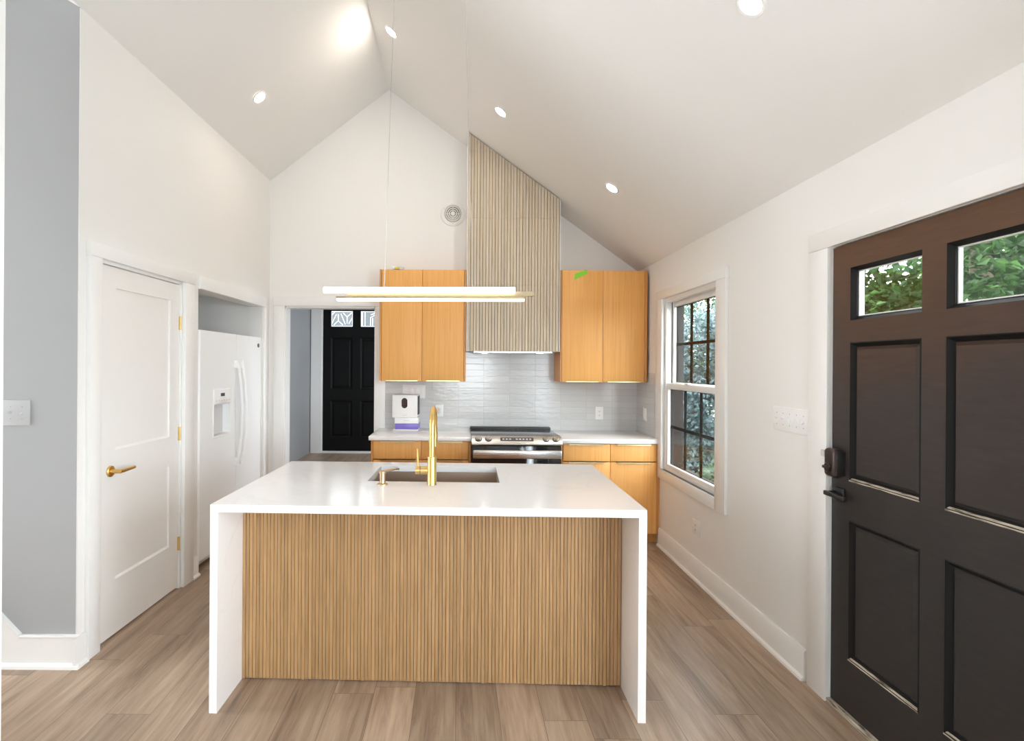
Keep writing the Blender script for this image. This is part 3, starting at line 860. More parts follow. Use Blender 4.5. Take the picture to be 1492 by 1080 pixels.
# plain fixed windows behind the camera; the entry side pair is added for fill light
def plain_window(name, fr, a, b, z0, z1, depth, label):
    t = Thing(name, fr, ((a + b) / 2, 0, z0), label, None, None, 'structure')
    c = MB().frame(a - .11, b + .11, z0 - .10, z1 + .10, .11, .11, .10, .10, -.018, 0)
    t.part('casing', c, M['trim'])
    t.part('frame', MB().frame(a, b, z0, z1, .045, .045, .045, .045, .03, .09).box(a + .045, b - .045, .04, .08, (z0 + z1) / 2 - .02, (z0 + z1) / 2 + .02), M['whiteplastic'])
    t.part('pane', MB().box(a + .045, b - .045, .058, .062, z0 + .045, z1 - .045), M['glass'], flat=True)
plain_window('window_2', RW, rs(.85), rs(-.45), .7, 2.2, .15, 'added unseen window next to the entry door, letting in fill light')
plain_window('window_3', RW, rs(-1.25), rs(-2.55), .7, 2.2, .15, 'added unseen window far behind the camera, letting in fill light')
REAR = Fr(0, YN, PI)
plain_window('window_4', REAR, -.9, .5, .8, 2.2, .15, 'white window in the rear wall')
WEST = Fr(-4.97, 0, PI / 2)
plain_window('window_5', WEST, -2.0, -1.2, .9, 2.0, .13, 'white window in the far living room wall')

# ================================================================== CABINETS
YF, YC = 4.8616, 4.590                                       # fronts of the wall and base cabinets
def pull(mb, xa, xb, yf, ztop, lip=.012, drop=.006):
    """a thin edge pull hooked over the top of a front"""
    mb.box(xa, xb, yf - lip, yf + .016, ztop - .0005, ztop + .002)
    mb.box(xa, xb, yf - lip - .002, yf - lip + .001, ztop - drop - .004, ztop + .002)
def pull_under(mb, xa, xb, yf, zbot, lip=.010):
    mb.box(xa, xb, yf - lip, yf + .016, zbot - .003, zbot - .0005)
    mb.box(xa, xb, yf - lip - .002, yf - lip + .001, zbot - .003, zbot + .006)
def wall_cabinet(x0, x1, fl, fr_, z0, z1, split, label):
    t = Thing('wall_cabinet', W, ((x0 + x1) / 2, YF, z0), label, 'cabinet', 'oak wall cabinets')
    yb = CB - .001
    b = MB()
    b.box(x0, x0 + fl - .002, YF, yb, z0, z1); b.box(x1 - fr_ + .002, x1, YF, yb, z0, z1)
    b.box(x0 + fl - .002, x1 - fr_ + .002, YF + .022, yb, z0, z0 + .018)
    b.box(x0 + fl - .002, x1 - fr_ + .002, YF + .022, yb, z1 - .018, z1)
    b.box(x0 + fl - .002, x1 - fr_ + .002, yb - .01, yb, z0, z1)
    t.part('body', b, M['oakside'], flat=True)
    for xa, xb in ((x0 + fl + .001, split - .0015), (split + .0015, x1 - fr_ - .001)):
        d = t.part('door', MB().box(xa, xb, YF - .001, YF + .019, z0 + .001, z1 - .002, .001), M['oak'])
        p = MB(); w = xb - xa
        pull_under(p, xa + w * .11, xb - w * .10, YF - .001, z0 + .001)
        t.part('edge_pull', p, M['palebrass'], d, 'slim brass edge pull')
    return t
wall_cabinet(-.7185, .0695, .019, .019, 1.386, 2.403, -.330, 'oak wall cabinet over the white appliance, between hall doorway and reeded hood')
wall_cabinet(.9330, 1.7215, .012, .025, 1.388, 2.407, 1.318, 'oak wall cabinet carrying the green tape, between reeded hood and window wall')

def base_cabinet(x0, x1, ztop, fronts, fl, fr_, label, fills=True):
    """fronts: list of (z0, z1, kind)"""
    t = Thing('base_cabinet', W, ((x0 + x1) / 2, YC, 0), label, 'cabinet', 'oak base cabinets along the back wall')
    yb = CB - .02
    b = MB()
    b.box(x0, x0 + .018, YC + (.0 if fl else .02), yb, .09, ztop); b.box(x1 - .018, x1, YC + (.0 if fr_ else .02), yb, .09, ztop)
    if fl > .019: b.box(x0, x0 + fl, YC, YC + .02, .09, ztop)
    if fr_ > .019: b.box(x1 - fr_, x1, YC + .003, YC + .02, .09, ztop)
    b.box(x0 + .018, x1 - .018, YC + .02, yb, .09, .108)
    b.box(x0 + .018, x1 - .018, yb - .01, yb, .108, ztop)
    b.box(x0 + .018, x1 - .018, YC + .02, yb - .01, ztop - .018, ztop)
    t.part('body', b, M['oakside'], flat=True)
    t.part('toe_kick', MB().box(x0, x1, YC + .065, YC + .08, 0, .09), M['oakside'], flat=True)
    for z0, z1, kind in fronts:
        xa, xb = x0 + fl + .0015, x1 - fr_ - .0015
        d = t.part(kind, MB().box(xa, xb, YC, YC + .0195, z0, z1, .001), M['oak'])
        p = MB(); w = xb - xa
        pull(p, xa + w * .14, xb - w * .13, YC, z1)
        t.part('edge_pull', p, M['palebrass'], d, 'slim brass edge pull')
    return t
fl_ = [(.722, .876, 'drawer'), (.095, .714, 'door')]
base_cabinet(-.745, -.3105, .882, fl_, .019, 0, 'oak base cabinet at the hall end, drawer over door, under the white appliance')
base_cabinet(-.3100, .1150, .882, fl_, 0, .019, 'oak base cabinet directly beside the range on the hall side')
fr2 = [(.714, .861, 'drawer'), (.092, .706, 'door')]
base_cabinet(.8920, 1.3155, .866, fr2, .008, 0, 'oak base cabinet directly beside the range on the window side')
base_cabinet(1.3160, 1.7405, .866, fr2, 0, .027, 'oak base cabinet in the corner by the window, next to the wall')

def counter(x0, x1, z0, z1, label):
    return single('countertop', W, ((x0 + x1) / 2, 4.57, z0), MB().box(x0, x1, 4.570, CB - .011, z0, z1, .002), M['quartz'], label, 'countertop', 'back wall countertops')
counter(-.763, .1165, .8830, .9180, 'white quartz countertop under the white appliance, hall side of the range')
counter(.8890, 1.7275, .8680, .9060, 'white quartz countertop in the window corner, clear of any object')

# ------------------------------------------------------------------ range hood
HX0, HX1, HZ = .0735, .9215, 1.662
t = Thing('range_hood', W, (HX0, 4.845, HZ), 'tall bleached oak reeded range hood rising to the sloped ceiling', 'range hood')
b = MB()
b.prism([(HX0 + .006, HZ + .02), (HX1 - .006, HZ + .02), (HX1 - .006, ceil_r(HX1) - .012), (HX0 + .006, ceil_r(HX0) - .012)], 'y', 4.856, CB - .001)
t.part('body', b, M['wall'], flat=True)
p = MB()
pitch, n = .0277, 30
for i in range(n):
    xa = HX0 + .008 + i * pitch; xb = xa + pitch - .0045
    cuts = [HZ, 2.262, 2.872, 3.478]
    top_a, top_b = ceil_r(xa) - .010, ceil_r(xb) - .010
    for k, zc in enumerate(cuts):
        if zc > top_b - .01: break
        last = k == 3 or cuts[k + 1] > top_b - .01
        za, zb = (top_a, top_b) if last else (cuts[k + 1] - .0012, cuts[k + 1] - .0012)
        p.prism([(xa, zc), (xb, zc), (xb, zb), (xa, za)], 'y', 4.8405, 4.852)
t.part('slats', p, M['hood'], label='vertical bleached oak slats', flat=True)
p = MB().prism([(HX0 + .006, HZ), (HX1 - .006, HZ), (HX1 - .006, ceil_r(HX1) - .010), (HX0 + .006, ceil_r(HX0) - .010)], 'y', 4.8515, 4.856)
t.part('slat_backing', p, M['hoodback'], flat=True)
p = MB().prism([(HX0, HZ - .002), (HX0 + .0065, HZ - .002), (HX0 + .0065, ceil_r(HX0) - .008), (HX0, ceil_r(HX0) - .006)], 'y', 4.838, CB - .001)
t.part('side_panel', p, M['trim'], flat=True)
p = MB().prism([(HX1 - .0065, HZ - .002), (HX1, HZ - .002), (HX1, ceil_r(HX1) - .008), (HX1 - .0065, ceil_r(HX1) - .006)], 'y', 4.838, CB - .001)
t.part('side_panel', p, M['trim'], flat=True)
p = MB().box(HX0 + .07, HX1 - .065, 4.87, CB - .06, HZ - .010, HZ + .02)
p.box(HX0 + .07, HX1 - .065, 4.862, 4.872, HZ - .014, HZ + .016)
ins = t.part('fan_insert', p, M['steel'], label='stainless fan insert', flat=True)
p = MB()
for k in range(2): p.box(HX0 + .10 + k * .32, HX0 + .40 + k * .32, 4.90, CB - .10, HZ - .013, HZ - .0095)
t.part('filter', p, M['darkgrey'], ins, flat=True)
for lx in (HX0 + .17, HX1 - .17):
    t.part('hood_lamp', MB().lathe([(.028, 0), (.028, -.003), (0, -.003)], (lx, 4.92, HZ - .0125)), M['hoodlamp'], ins, 'lit hood lamp')

# ------------------------------------------------------------------ range
RX0, RX1 = .1185, .8870
t = Thing('kitchen_range', W, ((RX0 + RX1) / 2, 4.56, 0), 'stainless slide-in electric range between the two countertops', 'stove')
b = MB().box(RX0 + .003, RX1 - .003, 4.56, CB - .03, .09, .905)
b.box(RX0 + .01, RX1 - .01, 4.60, CB - .03, 0, .09)
t.part('body', b, M['darkgrey'], flat=True)
t.part('cooktop', MB().box(RX0 - .000, RX1 + .000, 4.585, 5.10, .919, .926, .002), M['cookglass'], label='dark glass cooktop')
p = MB().box(RX0, RX1, 5.095, 5.175, .905, .944, .006)
p.box(RX0, RX1, 4.585, 5.175, .902, .919)
t.part('rear_trim', p, M['black'], label='black raised rear trim')
prof = [(4.585, .928), (4.585, .86), (4.500, .86), (4.496, .866), (4.500, .874), (4.575, .930)]
cp = t.part('control_panel', MB().prism(prof, 'x', RX0, RX1), M['steel'], label='sloping stainless control panel')
ax = Vector((0, -.6, .8)); u_ = Vector((1, 0, 0)); w_ = ax.cross(u_)
for k, kx in enumerate((.178, .262, .752, .836)):
    p = MB().lathe([(.024, 0), (.023, .018), (.019, .024), (0, .025)], (kx, 4.540, .9045), (u_, w_, ax), 24)
    kn = t.part('knob', p, M['steel'], cp)
    t.part('knob_ring', MB().lathe([(.0285, -.001), (.0285, .0035), (0, .0035)], (kx, 4.540, .9045), (u_, w_, ax), 24), M['black'], cp, 'black ring behind a knob')
p = MB()
c0 = Vector((.505, 4.540, .9045))
pts = []
for dz in (0, .002):
    for sx, sy in ((-.14, -.020), (.14, -.020), (.14, .020), (-.14, .020)):
        pts.append(c0 + u_ * sx + Vector((0, .8, .6)) * sy + ax * (dz + .0005))
p.hexa(pts)
dp = t.part('display', p, M['darkgrey'], cp, 'dark touch display', flat=True)
for k in range(9):
    cc = c0 + u_ * (-.115 + k * .0285)
    q = []
    for dz in (.002, .003):
        for sx, sy in ((-.008, -.007), (.008, -.007), (.008, .007), (-.008, .007)):
            q.append(cc + u_ * sx + Vector((0, .8, .6)) * sy + ax * dz)
    if k != 3: t.part('touch_key', MB().hexa(q), M['greyplastic'], cp, flat=True)
od = t.part('oven_door', MB().box(RX0 + .006, RX1 - .006, 4.515, 4.56, .20, .852, .004), M['blackglass'], label='black glass oven door')
p = MB().box(RX0 + .012, RX1 - .012, 4.452, 4.474, .752, .824, .010, 3)
p.box(RX0 + .03, RX0 + .06, 4.47, 4.516, .77, .81); p.box(RX1 - .06, RX1 - .03, 4.47, 4.516, .77, .81)
t.part('handle', p, M['steel'], od, 'wide stainless oven handle')
t.part('drawer', MB().box(RX0 + .006, RX1 - .006, 4.52, 4.56, .095, .192, .004), M['steel'])

# ------------------------------------------------------------------ fridge
f0, f1 = ls(3.868), ls(5.022)
fs = ls(4.482)
t = Thing('refrigerator', LW, ((f0 + f1) / 2, .02, 0), 'white side-by-side refrigerator standing in the wall alcove', 'refrigerator')
b = MB().box(f0 + .004, f1 - .004, .075, .80, .05, 1.772, .01)
b.box(f0 + .02, f0 + .10, .07, .2, 1.772, 1.79, .004); b.box(f1 - .10, f1 - .02, .07, .2, 1.772, 1.79, .004)
t.part('body', b, M['fridge'])
for a, b_ in ((f0 + .03, f0 + .09), (f1 - .09, f1 - .03)):
    t.part('foot', MB().cyl(((a + b_) / 2, .13, 0), ((a + b_) / 2, .13, .055), .025, 16), M['black'])
t.part('kick_grille', MB().box(f0 + .01, f1 - .01, .05, .08, .025, .075, .004), M['greyplastic'], label='grey kick grille')
ds = (ls(4.09), ls(4.365), .955, 1.335)                       # dispenser
p = MB().grid_wall(f0 + .022, fs - .003, .085, 1.778, .000, .068, [(ds[0], ds[1], .97, 1.21)])
p.prism([(f0, .068), (f0 + .002, .030), (f0 + .010, .008), (f0 + .022, 0), (f0 + .022, .068)], 'z', .085, 1.778)
fd = t.part('freezer_door', p, M['fridge'])
p = MB().box(fs + .003, f1 - .022, .000, .068, .085, 1.778)
p.prism([(f1, .068), (f1 - .002, .030), (f1 - .010, .008), (f1 - .022, 0), (f1 - .022, .068)], 'z', .085, 1.778)
rd = t.part('fridge_door', p, M['fridge'])
p = MB().box(ds[0] - .008, ds[1] + .008, -.010, .002, 1.212, 1.335, .008, 3)
p.frame(ds[0] - .006, ds[1] + .006, .955, 1.216, .010, .010, .016, .004, -.006, .001, .002)
t.part('dispenser', p, M['whiteplastic'], fd)
p = MB().box(ds[0], ds[1], .058, .066, .97, 1.21)
p.box(ds[0], ds[1], .0, .066, .964, .972)
t.part('dispenser_recess', p, M['greyplastic'], fd, flat=True)
t.part('dispenser_display', MB().box(ds[0] + .10, ds[0] + .165, -.0115, -.009, 1.275, 1.300), M['black'], fd, 'small black display')
for k in range(6): t.part('dispenser_button', MB().box(ds[0] + .025 + k * .043, ds[0] + .041 + k * .043, -.0108, -.009, 1.238, 1.246), M['greyplastic'], fd)
p = MB().hexa([(ds[0] + .012, .050, 1.05), (ds[0] + .055, .050, 1.05), (ds[0] + .055, .056, 1.05), (ds[0] + .012, .056, 1.05),
               (ds[0] + .012, .020, 1.15), (ds[0] + .030, .020, 1.15), (ds[0] + .030, .034, 1.15), (ds[0] + .012, .034, 1.15)])
t.part('dispenser_paddle', p, M['darkgrey'], fd, 'dark grey paddle')
for hx, par, sg in ((fs - .032, fd, -1), (fs + .050, rd, 1)):
    za, zb = .705, 1.540
    pts = []
    for k in range(17):
        q = k / 16; bow = math.sin(PI * q)
        pts.append((hx + sg * .0, -.030 - .035 * bow ** .8, za + (zb - za) * q))
    p = MB().tube(pts, .012, 10)
    p.box(hx - .014, hx + .014, -.036, .001, zb - .045, zb + .02, .005)
    p.box(hx - .014, hx + .014, -.036, .001, za - .02, za + .045, .005)
    t.part('handle', p, M['whiteplastic'], par)
p = MB().lathe([(.019, 0), (.019, .004), (0, .0045)], (f1 - .085, -.0, 1.703), 'y', 24)
t.part('badge', p, M['darkgrey'], rd, 'small dark round badge')

# ================================================================== ISLAND
IX = .9476
t = Thing('island_counter', ISL, (0, 0, 0), 'white quartz waterfall worktop and legs of the island', 'countertop')
SK = (-.356, .343, .505, .944)
p = MB(); slab_xy(p, -IX, IX, 0, 1.062, .880, .914, [SK])
t.part('worktop', p, M['quartz'], flat=True)
t.part('waterfall_leg', MB().box(-IX, -IX + .034, 0, 1.062, 0, .8795), M['quartz'], flat=True)
t.part('waterfall_leg', MB().box(IX - .034, IX, 0, 1.062, 0, .8795), M['quartz'], flat=True)
IN = IX - .0345
t = Thing('island_cabinet', ISL, (-IN, .2555, 0), 'oak island cabinet clad in narrow vertical oak slats', 'cabinet')
p = MB()
p.box(-IN, IN, .266, .284, .002, .878)
p.box(-IN, -IN + .018, .284, 1.02, .09, .878); p.box(IN - .018, IN, .284, 1.02, .09, .878)
p.box(-IN, IN, .284, 1.02, .09, .108)
p.box(-IN, IN, .96, .975, 0, .09)
t.part('body', p, M['oakside'], flat=True)
p = MB()
pitch = .01705; n = int(2 * IN / pitch)
for i in range(n + 1):
    xa = -IN + i * pitch + .0008; xb = min(xa + pitch - .0024, IN - .0005)
    if xb - xa > .003:
        p.box(xa, xb, .2555, .2635, .004 + (.003 if i % 17 else .0), .878)
t.part('slats', p, M['reed'], label='narrow vertical oak slats', flat=True)
t.part('slat_backing', MB().box(-IN, IN, .2625, .266, .004, .878), M['groove'], flat=True)
for k in range(4):
    xa = -IN + .02 + k * (2 * IN - .04) / 4
    t.part('door', MB().box(xa + .001, xa + (2 * IN - .04) / 4 - .001, 1.02, 1.04, .11, .87, .001), M['oak'])

# sink
a, b, c, d = SK
t = Thing('kitchen_sink', ISL, (0, .72, .66), 'undermount stainless sink basin set in the island worktop', 'sink')
e = .006
p = MB()
p.box(a - e, a - e + .003, c - e, d + e, .66, .8785); p.box(b + e - .003, b + e, c - e, d + e, .66, .8785)
p.box(a - e, b + e, c - e, c - e + .003, .66, .8785); p.box(a - e, b + e, d + e - .003, d + e, .66, .8785)
p.box(a - e, b + e, c - e, d + e, .657, .661)
t.part('basin', p, M['sinksteel'], flat=True)
t.part('drain', MB().lathe([(.055, 0), (.055, .004), (.04, .005), (.036, .002), (0, .002)], (0, .72, .661)), M['steel'])

# faucet
fx, fy = -.010, .446
t = Thing('faucet', ISL, (fx, fy, .914), 'brushed brass gooseneck faucet at the centre of the island', 'faucet')
p = MB().lathe([(.0255, 0), (.0255, .003), (.024, .006), (.024, .141), (.023, .144), (.016, .145), (0, .145)], (fx, fy, .914))
t.part('body', p, M['brass'])
pts = [(fx, fy, .914 + .14), (fx, fy, 1.20)]
for k in range(13):
    q = PI * k / 12
    pts.append((fx, fy + .085 - .085 * math.cos(q), 1.20 + .095 * math.sin(q)))
pts += [(fx, fy + .17, 1.165)]
nk = t.part('spout', MB().tube(pts, .0155, 20), M['brass'])
t.part('spray_head', MB().cyl((fx, fy + .17, 1.168), (fx, fy + .17, 1.085), .0185, 20), M['brass'], nk)
p = MB().cyl((fx - .02, fy, .914 + .073), (fx - .085, fy, .914 + .073), .020, 24)
h = t.part('handle', p, M['brass'])
t.part('lever', MB().tube([(fx - .072, fy, .914 + .085), (fx - .074, fy, .914 + .13), (fx - .075, fy - .002, .914 + .185)], [.006, .005, .0045], 12), M['brass'], h)
p = MB().lathe([(.0206, -.0015), (.0206, .0015)], (fx - .060, fy, .914 + .073), 'x')
t.part('collar_line', p, M['slot'], h)

# soap dispenser
sx, sy = -.263, .430
t = Thing('soap_dispenser', ISL, (sx, sy, .914), 'champagne bronze soap dispenser pump beside the brass faucet', 'soap dispenser')
p = MB().lathe([(.027, 0), (.027, .004), (.022, .007), (.0145, .008), (.0145, .058), (0, .058)], (sx, sy, .914))
t.part('base', p, M['champ'])
p = MB().lathe([(.019, .058), (.0195, .060), (.0195, .069), (.018, .071), (0, .071)], (sx, sy, .914))
hd = t.part('pump_head', p, M['champ'])
t.part('spout', MB().tube([(sx + .012, sy + .012, .914 + .066), (sx + .060, sy + .075, .914 + .068), (sx + .072, sy + .09, .914 + .064)], [.007, .006, .005], 12), M['champ'], hd)

# ================================================================== SMALL THINGS
def toggles(t, fr, x, z, n, w, h, face, mat, ups):
    """n toggles over a plate of width w centred on x; face: y of the plate front"""
    step = w / n
    for k in range(n):
        cx = x - w / 2 + step * (k + .5)
        s = -1 if ups[k % len(ups)] == '0' else 1
        p = MB().box(cx - .006, cx + .006, face - .0008, face, z - .013, z + .013)
        p.hexa([(cx - .0045, face, z - .006), (cx + .0045, face, z - .006), (cx + .0045, face, z + .006), (cx - .0045, face, z + .006),
                (cx - .0035, face - .013, z - .004 + s * .008), (cx + .0035, face - .013, z - .004 + s * .008), (cx + .0035, face - .013, z + .003 + s * .008), (cx - .0035, face - .013, z + .003 + s * .008)])
        t.part('toggle', p, mat, flat=True)
    for k in range(n):
        cx = x - w / 2 + step * (k + .5)
        for dz in (-.030, .030): t.part('screw', MB().cyl((cx, face - .0006, z + dz), (cx, face + .001, z + dz), .003, 8), M['screwgrey'])
def toggle_plate(name, fr, xa, xb, za, zb, base, n, label, ups='1', margin=.03, mat='whiteplastic'):
    x, z = (xa + xb) / 2, (za + zb) / 2
    t = Thing(name, fr, (x, base, z), label, 'light switch')
    t.part('plate', MB().box(xa, xb, base - .007, base - .0002, za, zb, .003), M[mat])
    toggles(t, fr, x, z, n, (xb - xa) - margin, zb - za, base - .007, M[mat], ups)
    return t
toggle_plate('switch_plate', RW, rs(2.895), rs(2.592), 1.198, 1.322, 0, 5, 'white five-toggle switch plate on the wall between window and entry door', '11010', .02)
toggle_plate('switch_plate', W, -2.345, -2.152, 1.212, 1.340, 2.69, 3, 'toggle switch plate, shade put into its grey colour, on the greyed wall at the picture edge', '110', .02, 'shadeplate')
def rocker_plate(fr, xa, xb, za, zb, base, n, label):
    x, z = (xa + xb) / 2, (za + zb) / 2
    t = Thing('switch_plate', fr, (x, base, z), label, 'light switch')
    t.part('plate', MB().box(xa, xb, base - .007, base - .0002, za, zb, .003), M['whiteplastic'])
    step = (xb - xa - .02) / n
    for k in range(n):
        cx = xa + .01 + step * (k + .5)
        t.part('rocker', MB().box(cx - .016, cx + .016, base - .010, base - .0065, z - .033, z + .033, .002), M['whiteplastic'])
    return t
rocker_plate(W, -.538, -.318, 1.210, 1.340, CB - .010, 4, 'white four-gang switch plate on the tiles above the white appliance')
rocker_plate(RW, rs(4.985), rs(4.895), 1.030, 1.150, -.010, 1, 'single white switch plate on the tile return by the window')
def outlet(fr, xa, xb, za, zb, base, label, films=False):
    x, z = (xa + xb) / 2, (za + zb) / 2
    t = Thing('outlet', fr, (x, base, z), label, 'electrical outlet')
    t.part('plate', MB().box(xa, xb, base - .006, base - .0002, za, zb, .003), M['whiteplastic'])
    r = t.part('receptacle', MB().box(x - .0175, x + .0175, base - .0085, base - .0055, z - .035, z + .035, .002), M['whiteplastic'])
    p = MB()
    for s in (-1, 1):
        for dx in (-.006, .006): p.box(x + dx - .0012, x + dx + .0012, base - .0092, base - .008, z + s * .018 - .004, z + s * .018 + .005)
        p.cyl((x, base - .0092, z + s * .018 - .010), (x, base - .008, z + s * .018 - .010), .0022, 10)
    t.part('slots', p, M['slot'], r, flat=True)
    if films:
        t.part('film', MB().box(x - .016, x - .002, base - .0098, base - .0090, z - .025, z + .03), M['orangecover'], r, 'pale orange film')
        t.part('film', MB().box(x + .004, x + .016, base - .0098, base - .0090, z - .025, z + .03), M['bluecover'], r, 'pale blue film')
    return t
outlet(W, -.222, -.142, 1.030, 1.150, CB - .010, 'white outlet on the tiles beside the faucet, with coloured films', True)
outlet(W, 1.338, 1.414, 1.014, 1.138, CB - .010, 'white outlet on the tiles over the window-side counter')
outlet(RW, rs(3.915), rs(3.79), .318, .425, 0, 'white outlet low on the wall under the window')

# countertop appliance
ax0, ax1, ay = -.612, -.372, 4.985
t = Thing('countertop_appliance', W, ((ax0 + ax1) / 2, ay + .12, .918), 'white countertop appliance with dark oval panel and violet tray', 'appliance')
p = MB().box(ax0, ax1 - .004, ay - .01, ay + .19, 1.040, 1.252, .008)
t.part('housing', p, M['whiteplastic'])
t.part('side_grille', MB().box(ax1 - .004, ax1 + .003, ay + .0, ay + .18, 1.065, 1.238, .001), M['black'], label='black side strip')
pts = []
for k in range(25):
    q = 2 * PI * k / 24
    pts.append((-.4975 + .0275 * math.cos(q), 1.176 + .0275 * math.sin(q) + (.020 if math.sin(q) > 0 else -.020)))
p = MB().prism(pts[:-1], 'y', ay - .0125, ay - .009)
pn = t.part('touch_panel', p, M['ovalbrown'], label='dark oval touch panel')
for i in range(2):
    for k in range(4): t.part('touch_key', MB().cyl((-.508 + .021 * i, ay - .0135, 1.146 + .020 * k), (-.508 + .021 * i, ay - .012, 1.146 + .020 * k), .0014, 10), M['greyplastic'], pn)
t.part('name_mark', MB().box(-.522, -.473, ay - .0105, ay - .0095, 1.061, 1.066), M['greyplastic'])
t.part('neck', MB().box(ax0 + .022, ax1 + .006, ay + .0, ay + .19, .984, 1.040, .004), M['whiteplastic'])
t.part('neck_mark', MB().box(-.505, -.452, ay - .0008, ay + .0005, 1.010, 1.0145), M['greyplastic'])
t.part('tray', MB().box(ax0 + .024, ax1 + .004, ay + .004, ay + .188, .929, .984, .006), M['purple'], label='violet tray')
t.part('base', MB().box(ax0 + .004, ax1 + .002, ay - .006, ay + .19, .918, .929, .002), M['whiteplastic'])

# pendant
py = 2.85
t = Thing('linear_pendant_light', W, (-.16, py, 1.905), 'brass linear pendant with two glowing tubes hung over the island', 'pendant light')
p = MB().tube([(-.716, py - .012, 1.9255), (.300, py - .012, 1.9315)], .0165, 16)
t.part('upper_led_tube', p, M['led'], label='glowing white tube')
p = MB().hexa([(-.60, py + .008, 1.888), (.402, py + .008, 1.905), (.402, py + .032, 1.905), (-.60, py + .032, 1.888),
               (-.60, py + .008, 1.910), (.402, py + .008, 1.929), (.402, py + .032, 1.929), (-.60, py + .032, 1.910)])
t.part('brass_bar', p, M['lampbrass'])
p = MB().hexa([(-.652, py - .014, 1.883), (.352, py - .014, 1.887), (.352, py + .012, 1.887), (-.652, py + .012, 1.883),
               (-.652, py - .014, 1.895), (.352, py - .014, 1.899), (.352, py + .012, 1.899), (-.652, py + .012, 1.895)])
lb = t.part('lower_bar', p, M['lampbrass'])
p = MB().hexa([(-.648, py - .012, 1.870), (.350, py - .012, 1.874), (.350, py + .010, 1.874), (-.648, py + .010, 1.870),
               (-.648, py - .012, 1.883), (.350, py - .012, 1.887), (.350, py + .010, 1.887), (-.648, py + .010, 1.883)])
t.part('lower_led_strip', p, M['led'], lb, 'glowing white strip')
for xa, xb in ((-.400, -.344), (.078, .018)):
    zt = ceil_r(xb) - .012
    t.part('cable', MB().tube([(xa, py + .015, 1.912), (xb, py + .015, zt)], .0016, 6), M['steel'])
    t.part('ceiling_canopy', MB().cyl((xb, py + .015, zt - .03), (xb, py + .015, zt + .02), .022, 20), M['lampbrass'])

# recessed lights
nr = Vector((-(RID_Z - EAVE_R), 0, -(BXR - RID_X))).normalized()
nl = Vector(((RID_Z - EAVE_L), 0, -(RID_X - LX))).normalized()
def downlight(first, x, y, right, label):
    n_ = nr if right else nl
    z = ceil_r(x) if right else ceil_l(x)
    if not right: z = EAVE_L + (x - xl(y)) * (RID_Z - EAVE_L) / (RID_X - xl(y))
    else: z = EAVE_R + (xr(y) - x) * (RID_Z - EAVE_R) / (xr(y) - RID_X)
    base = Vector((x, y, z)) + n_ * .001
    q = Vector((0, 0, -1)).rotation_difference(n_)
    if first is None:
        t = Thing('recessed_light', W, (0, 0, 0), label, 'ceiling light', 'recessed ceiling lights')
        p = MB().lathe([(.044, .0), (.044, -.004), (.054, -.005), (.060, -.001), (.060, 0)], (0, 0, 0), 'z', 36)
        t.part('trim_ring', p, M['trim'])
        p = MB().lathe([(.0, -.0052), (.030, -.0050), (.0438, -.0035), (.0438, 0)], (0, 0, 0), 'z', 36)
        t.part('lens', p, M['lens'], label='glowing lens')
        e = t.e
    else:
        e = copy_tree(first, base, label)
    e.location = base
    e.rotation_mode = 'QUATERNION'; e.rotation_quaternion = q
    return e
d1 = downlight(None, -1.536, 4.088, False, 'recessed light on the ceiling slope over the pantry wall')
downlight(d1, -.533, 4.112, True, 'recessed light close to the ceiling ridge')
downlight(d1, .316, 4.101, True, 'recessed light just above the top of the reeded hood')
downlight(d1, 1.152, 4.019, True, 'recessed light lowest on the slope, above the window-side cabinet')
near_light = downlight(d1, 1.097, 2.012, True, 'recessed light half cut off by the top picture edge')
for ch in near_light.children:                               # this row is dimmed lower
    if ch.name.startswith('lens'):
        ch.data = ch.data.copy(); ch.data.materials[0] = M['lensdim']
# exhaust vent
t = Thing('exhaust_vent', W, (-.060, CB, 3.008), 'round cream exhaust vent on the gable wall beside the hood', 'vent')
vc = (-.060, CB - .0005, 3.008)
p = MB().lathe([(.121, 0), (.119, .006), (.108, .012), (.092, .014), (.084, .010), (.080, .003), (.080, 0), (.121, 0)], vc, 'y', 48, False)
t.part('flange', p, M['wall'])
p = MB()
for r in (.071, .053, .035):
    p.lathe([(r + .005, .003), (r + .005, .012), (r - .0055, .019), (r - .0065, .018), (r - .0015, .010), (r - .0015, .003), (r + .003, .003)], vc, 'y', 40, False)
p.box(vc[0] - .076, vc[0] + .076, CB - .012, CB - .008, vc[2] - .002, vc[2] + .002)
p.box(vc[0] - .002, vc[0] + .002, CB - .012, CB - .008, vc[2] - .076, vc[2] + .076)
t.part('louvre_rings', p, M['wall'])
t.part('back_opening', MB().lathe([(.081, .0005), (.081, .003), (0, .003)], vc, 'y', 40), M['ventback'], label='dark opening behind the rings')
t.part('hub', MB().lathe([(.022, .004), (.022, .020), (.016, .023), (0, .0235)], vc, 'y', 24), M['wall'])
for an in (30, 150, 270):
    p = MB().cyl((vc[0] + .098 * math.cos(math.radians(an)), CB - .016, vc[2] + .098 * math.sin(math.radians(an))), (vc[0] + .098 * math.cos(math.radians(an)), CB - .010, vc[2] + .098 * math.sin(math.radians(an))), .005, 10)
    t.part('screw', p, M['greyplastic'])

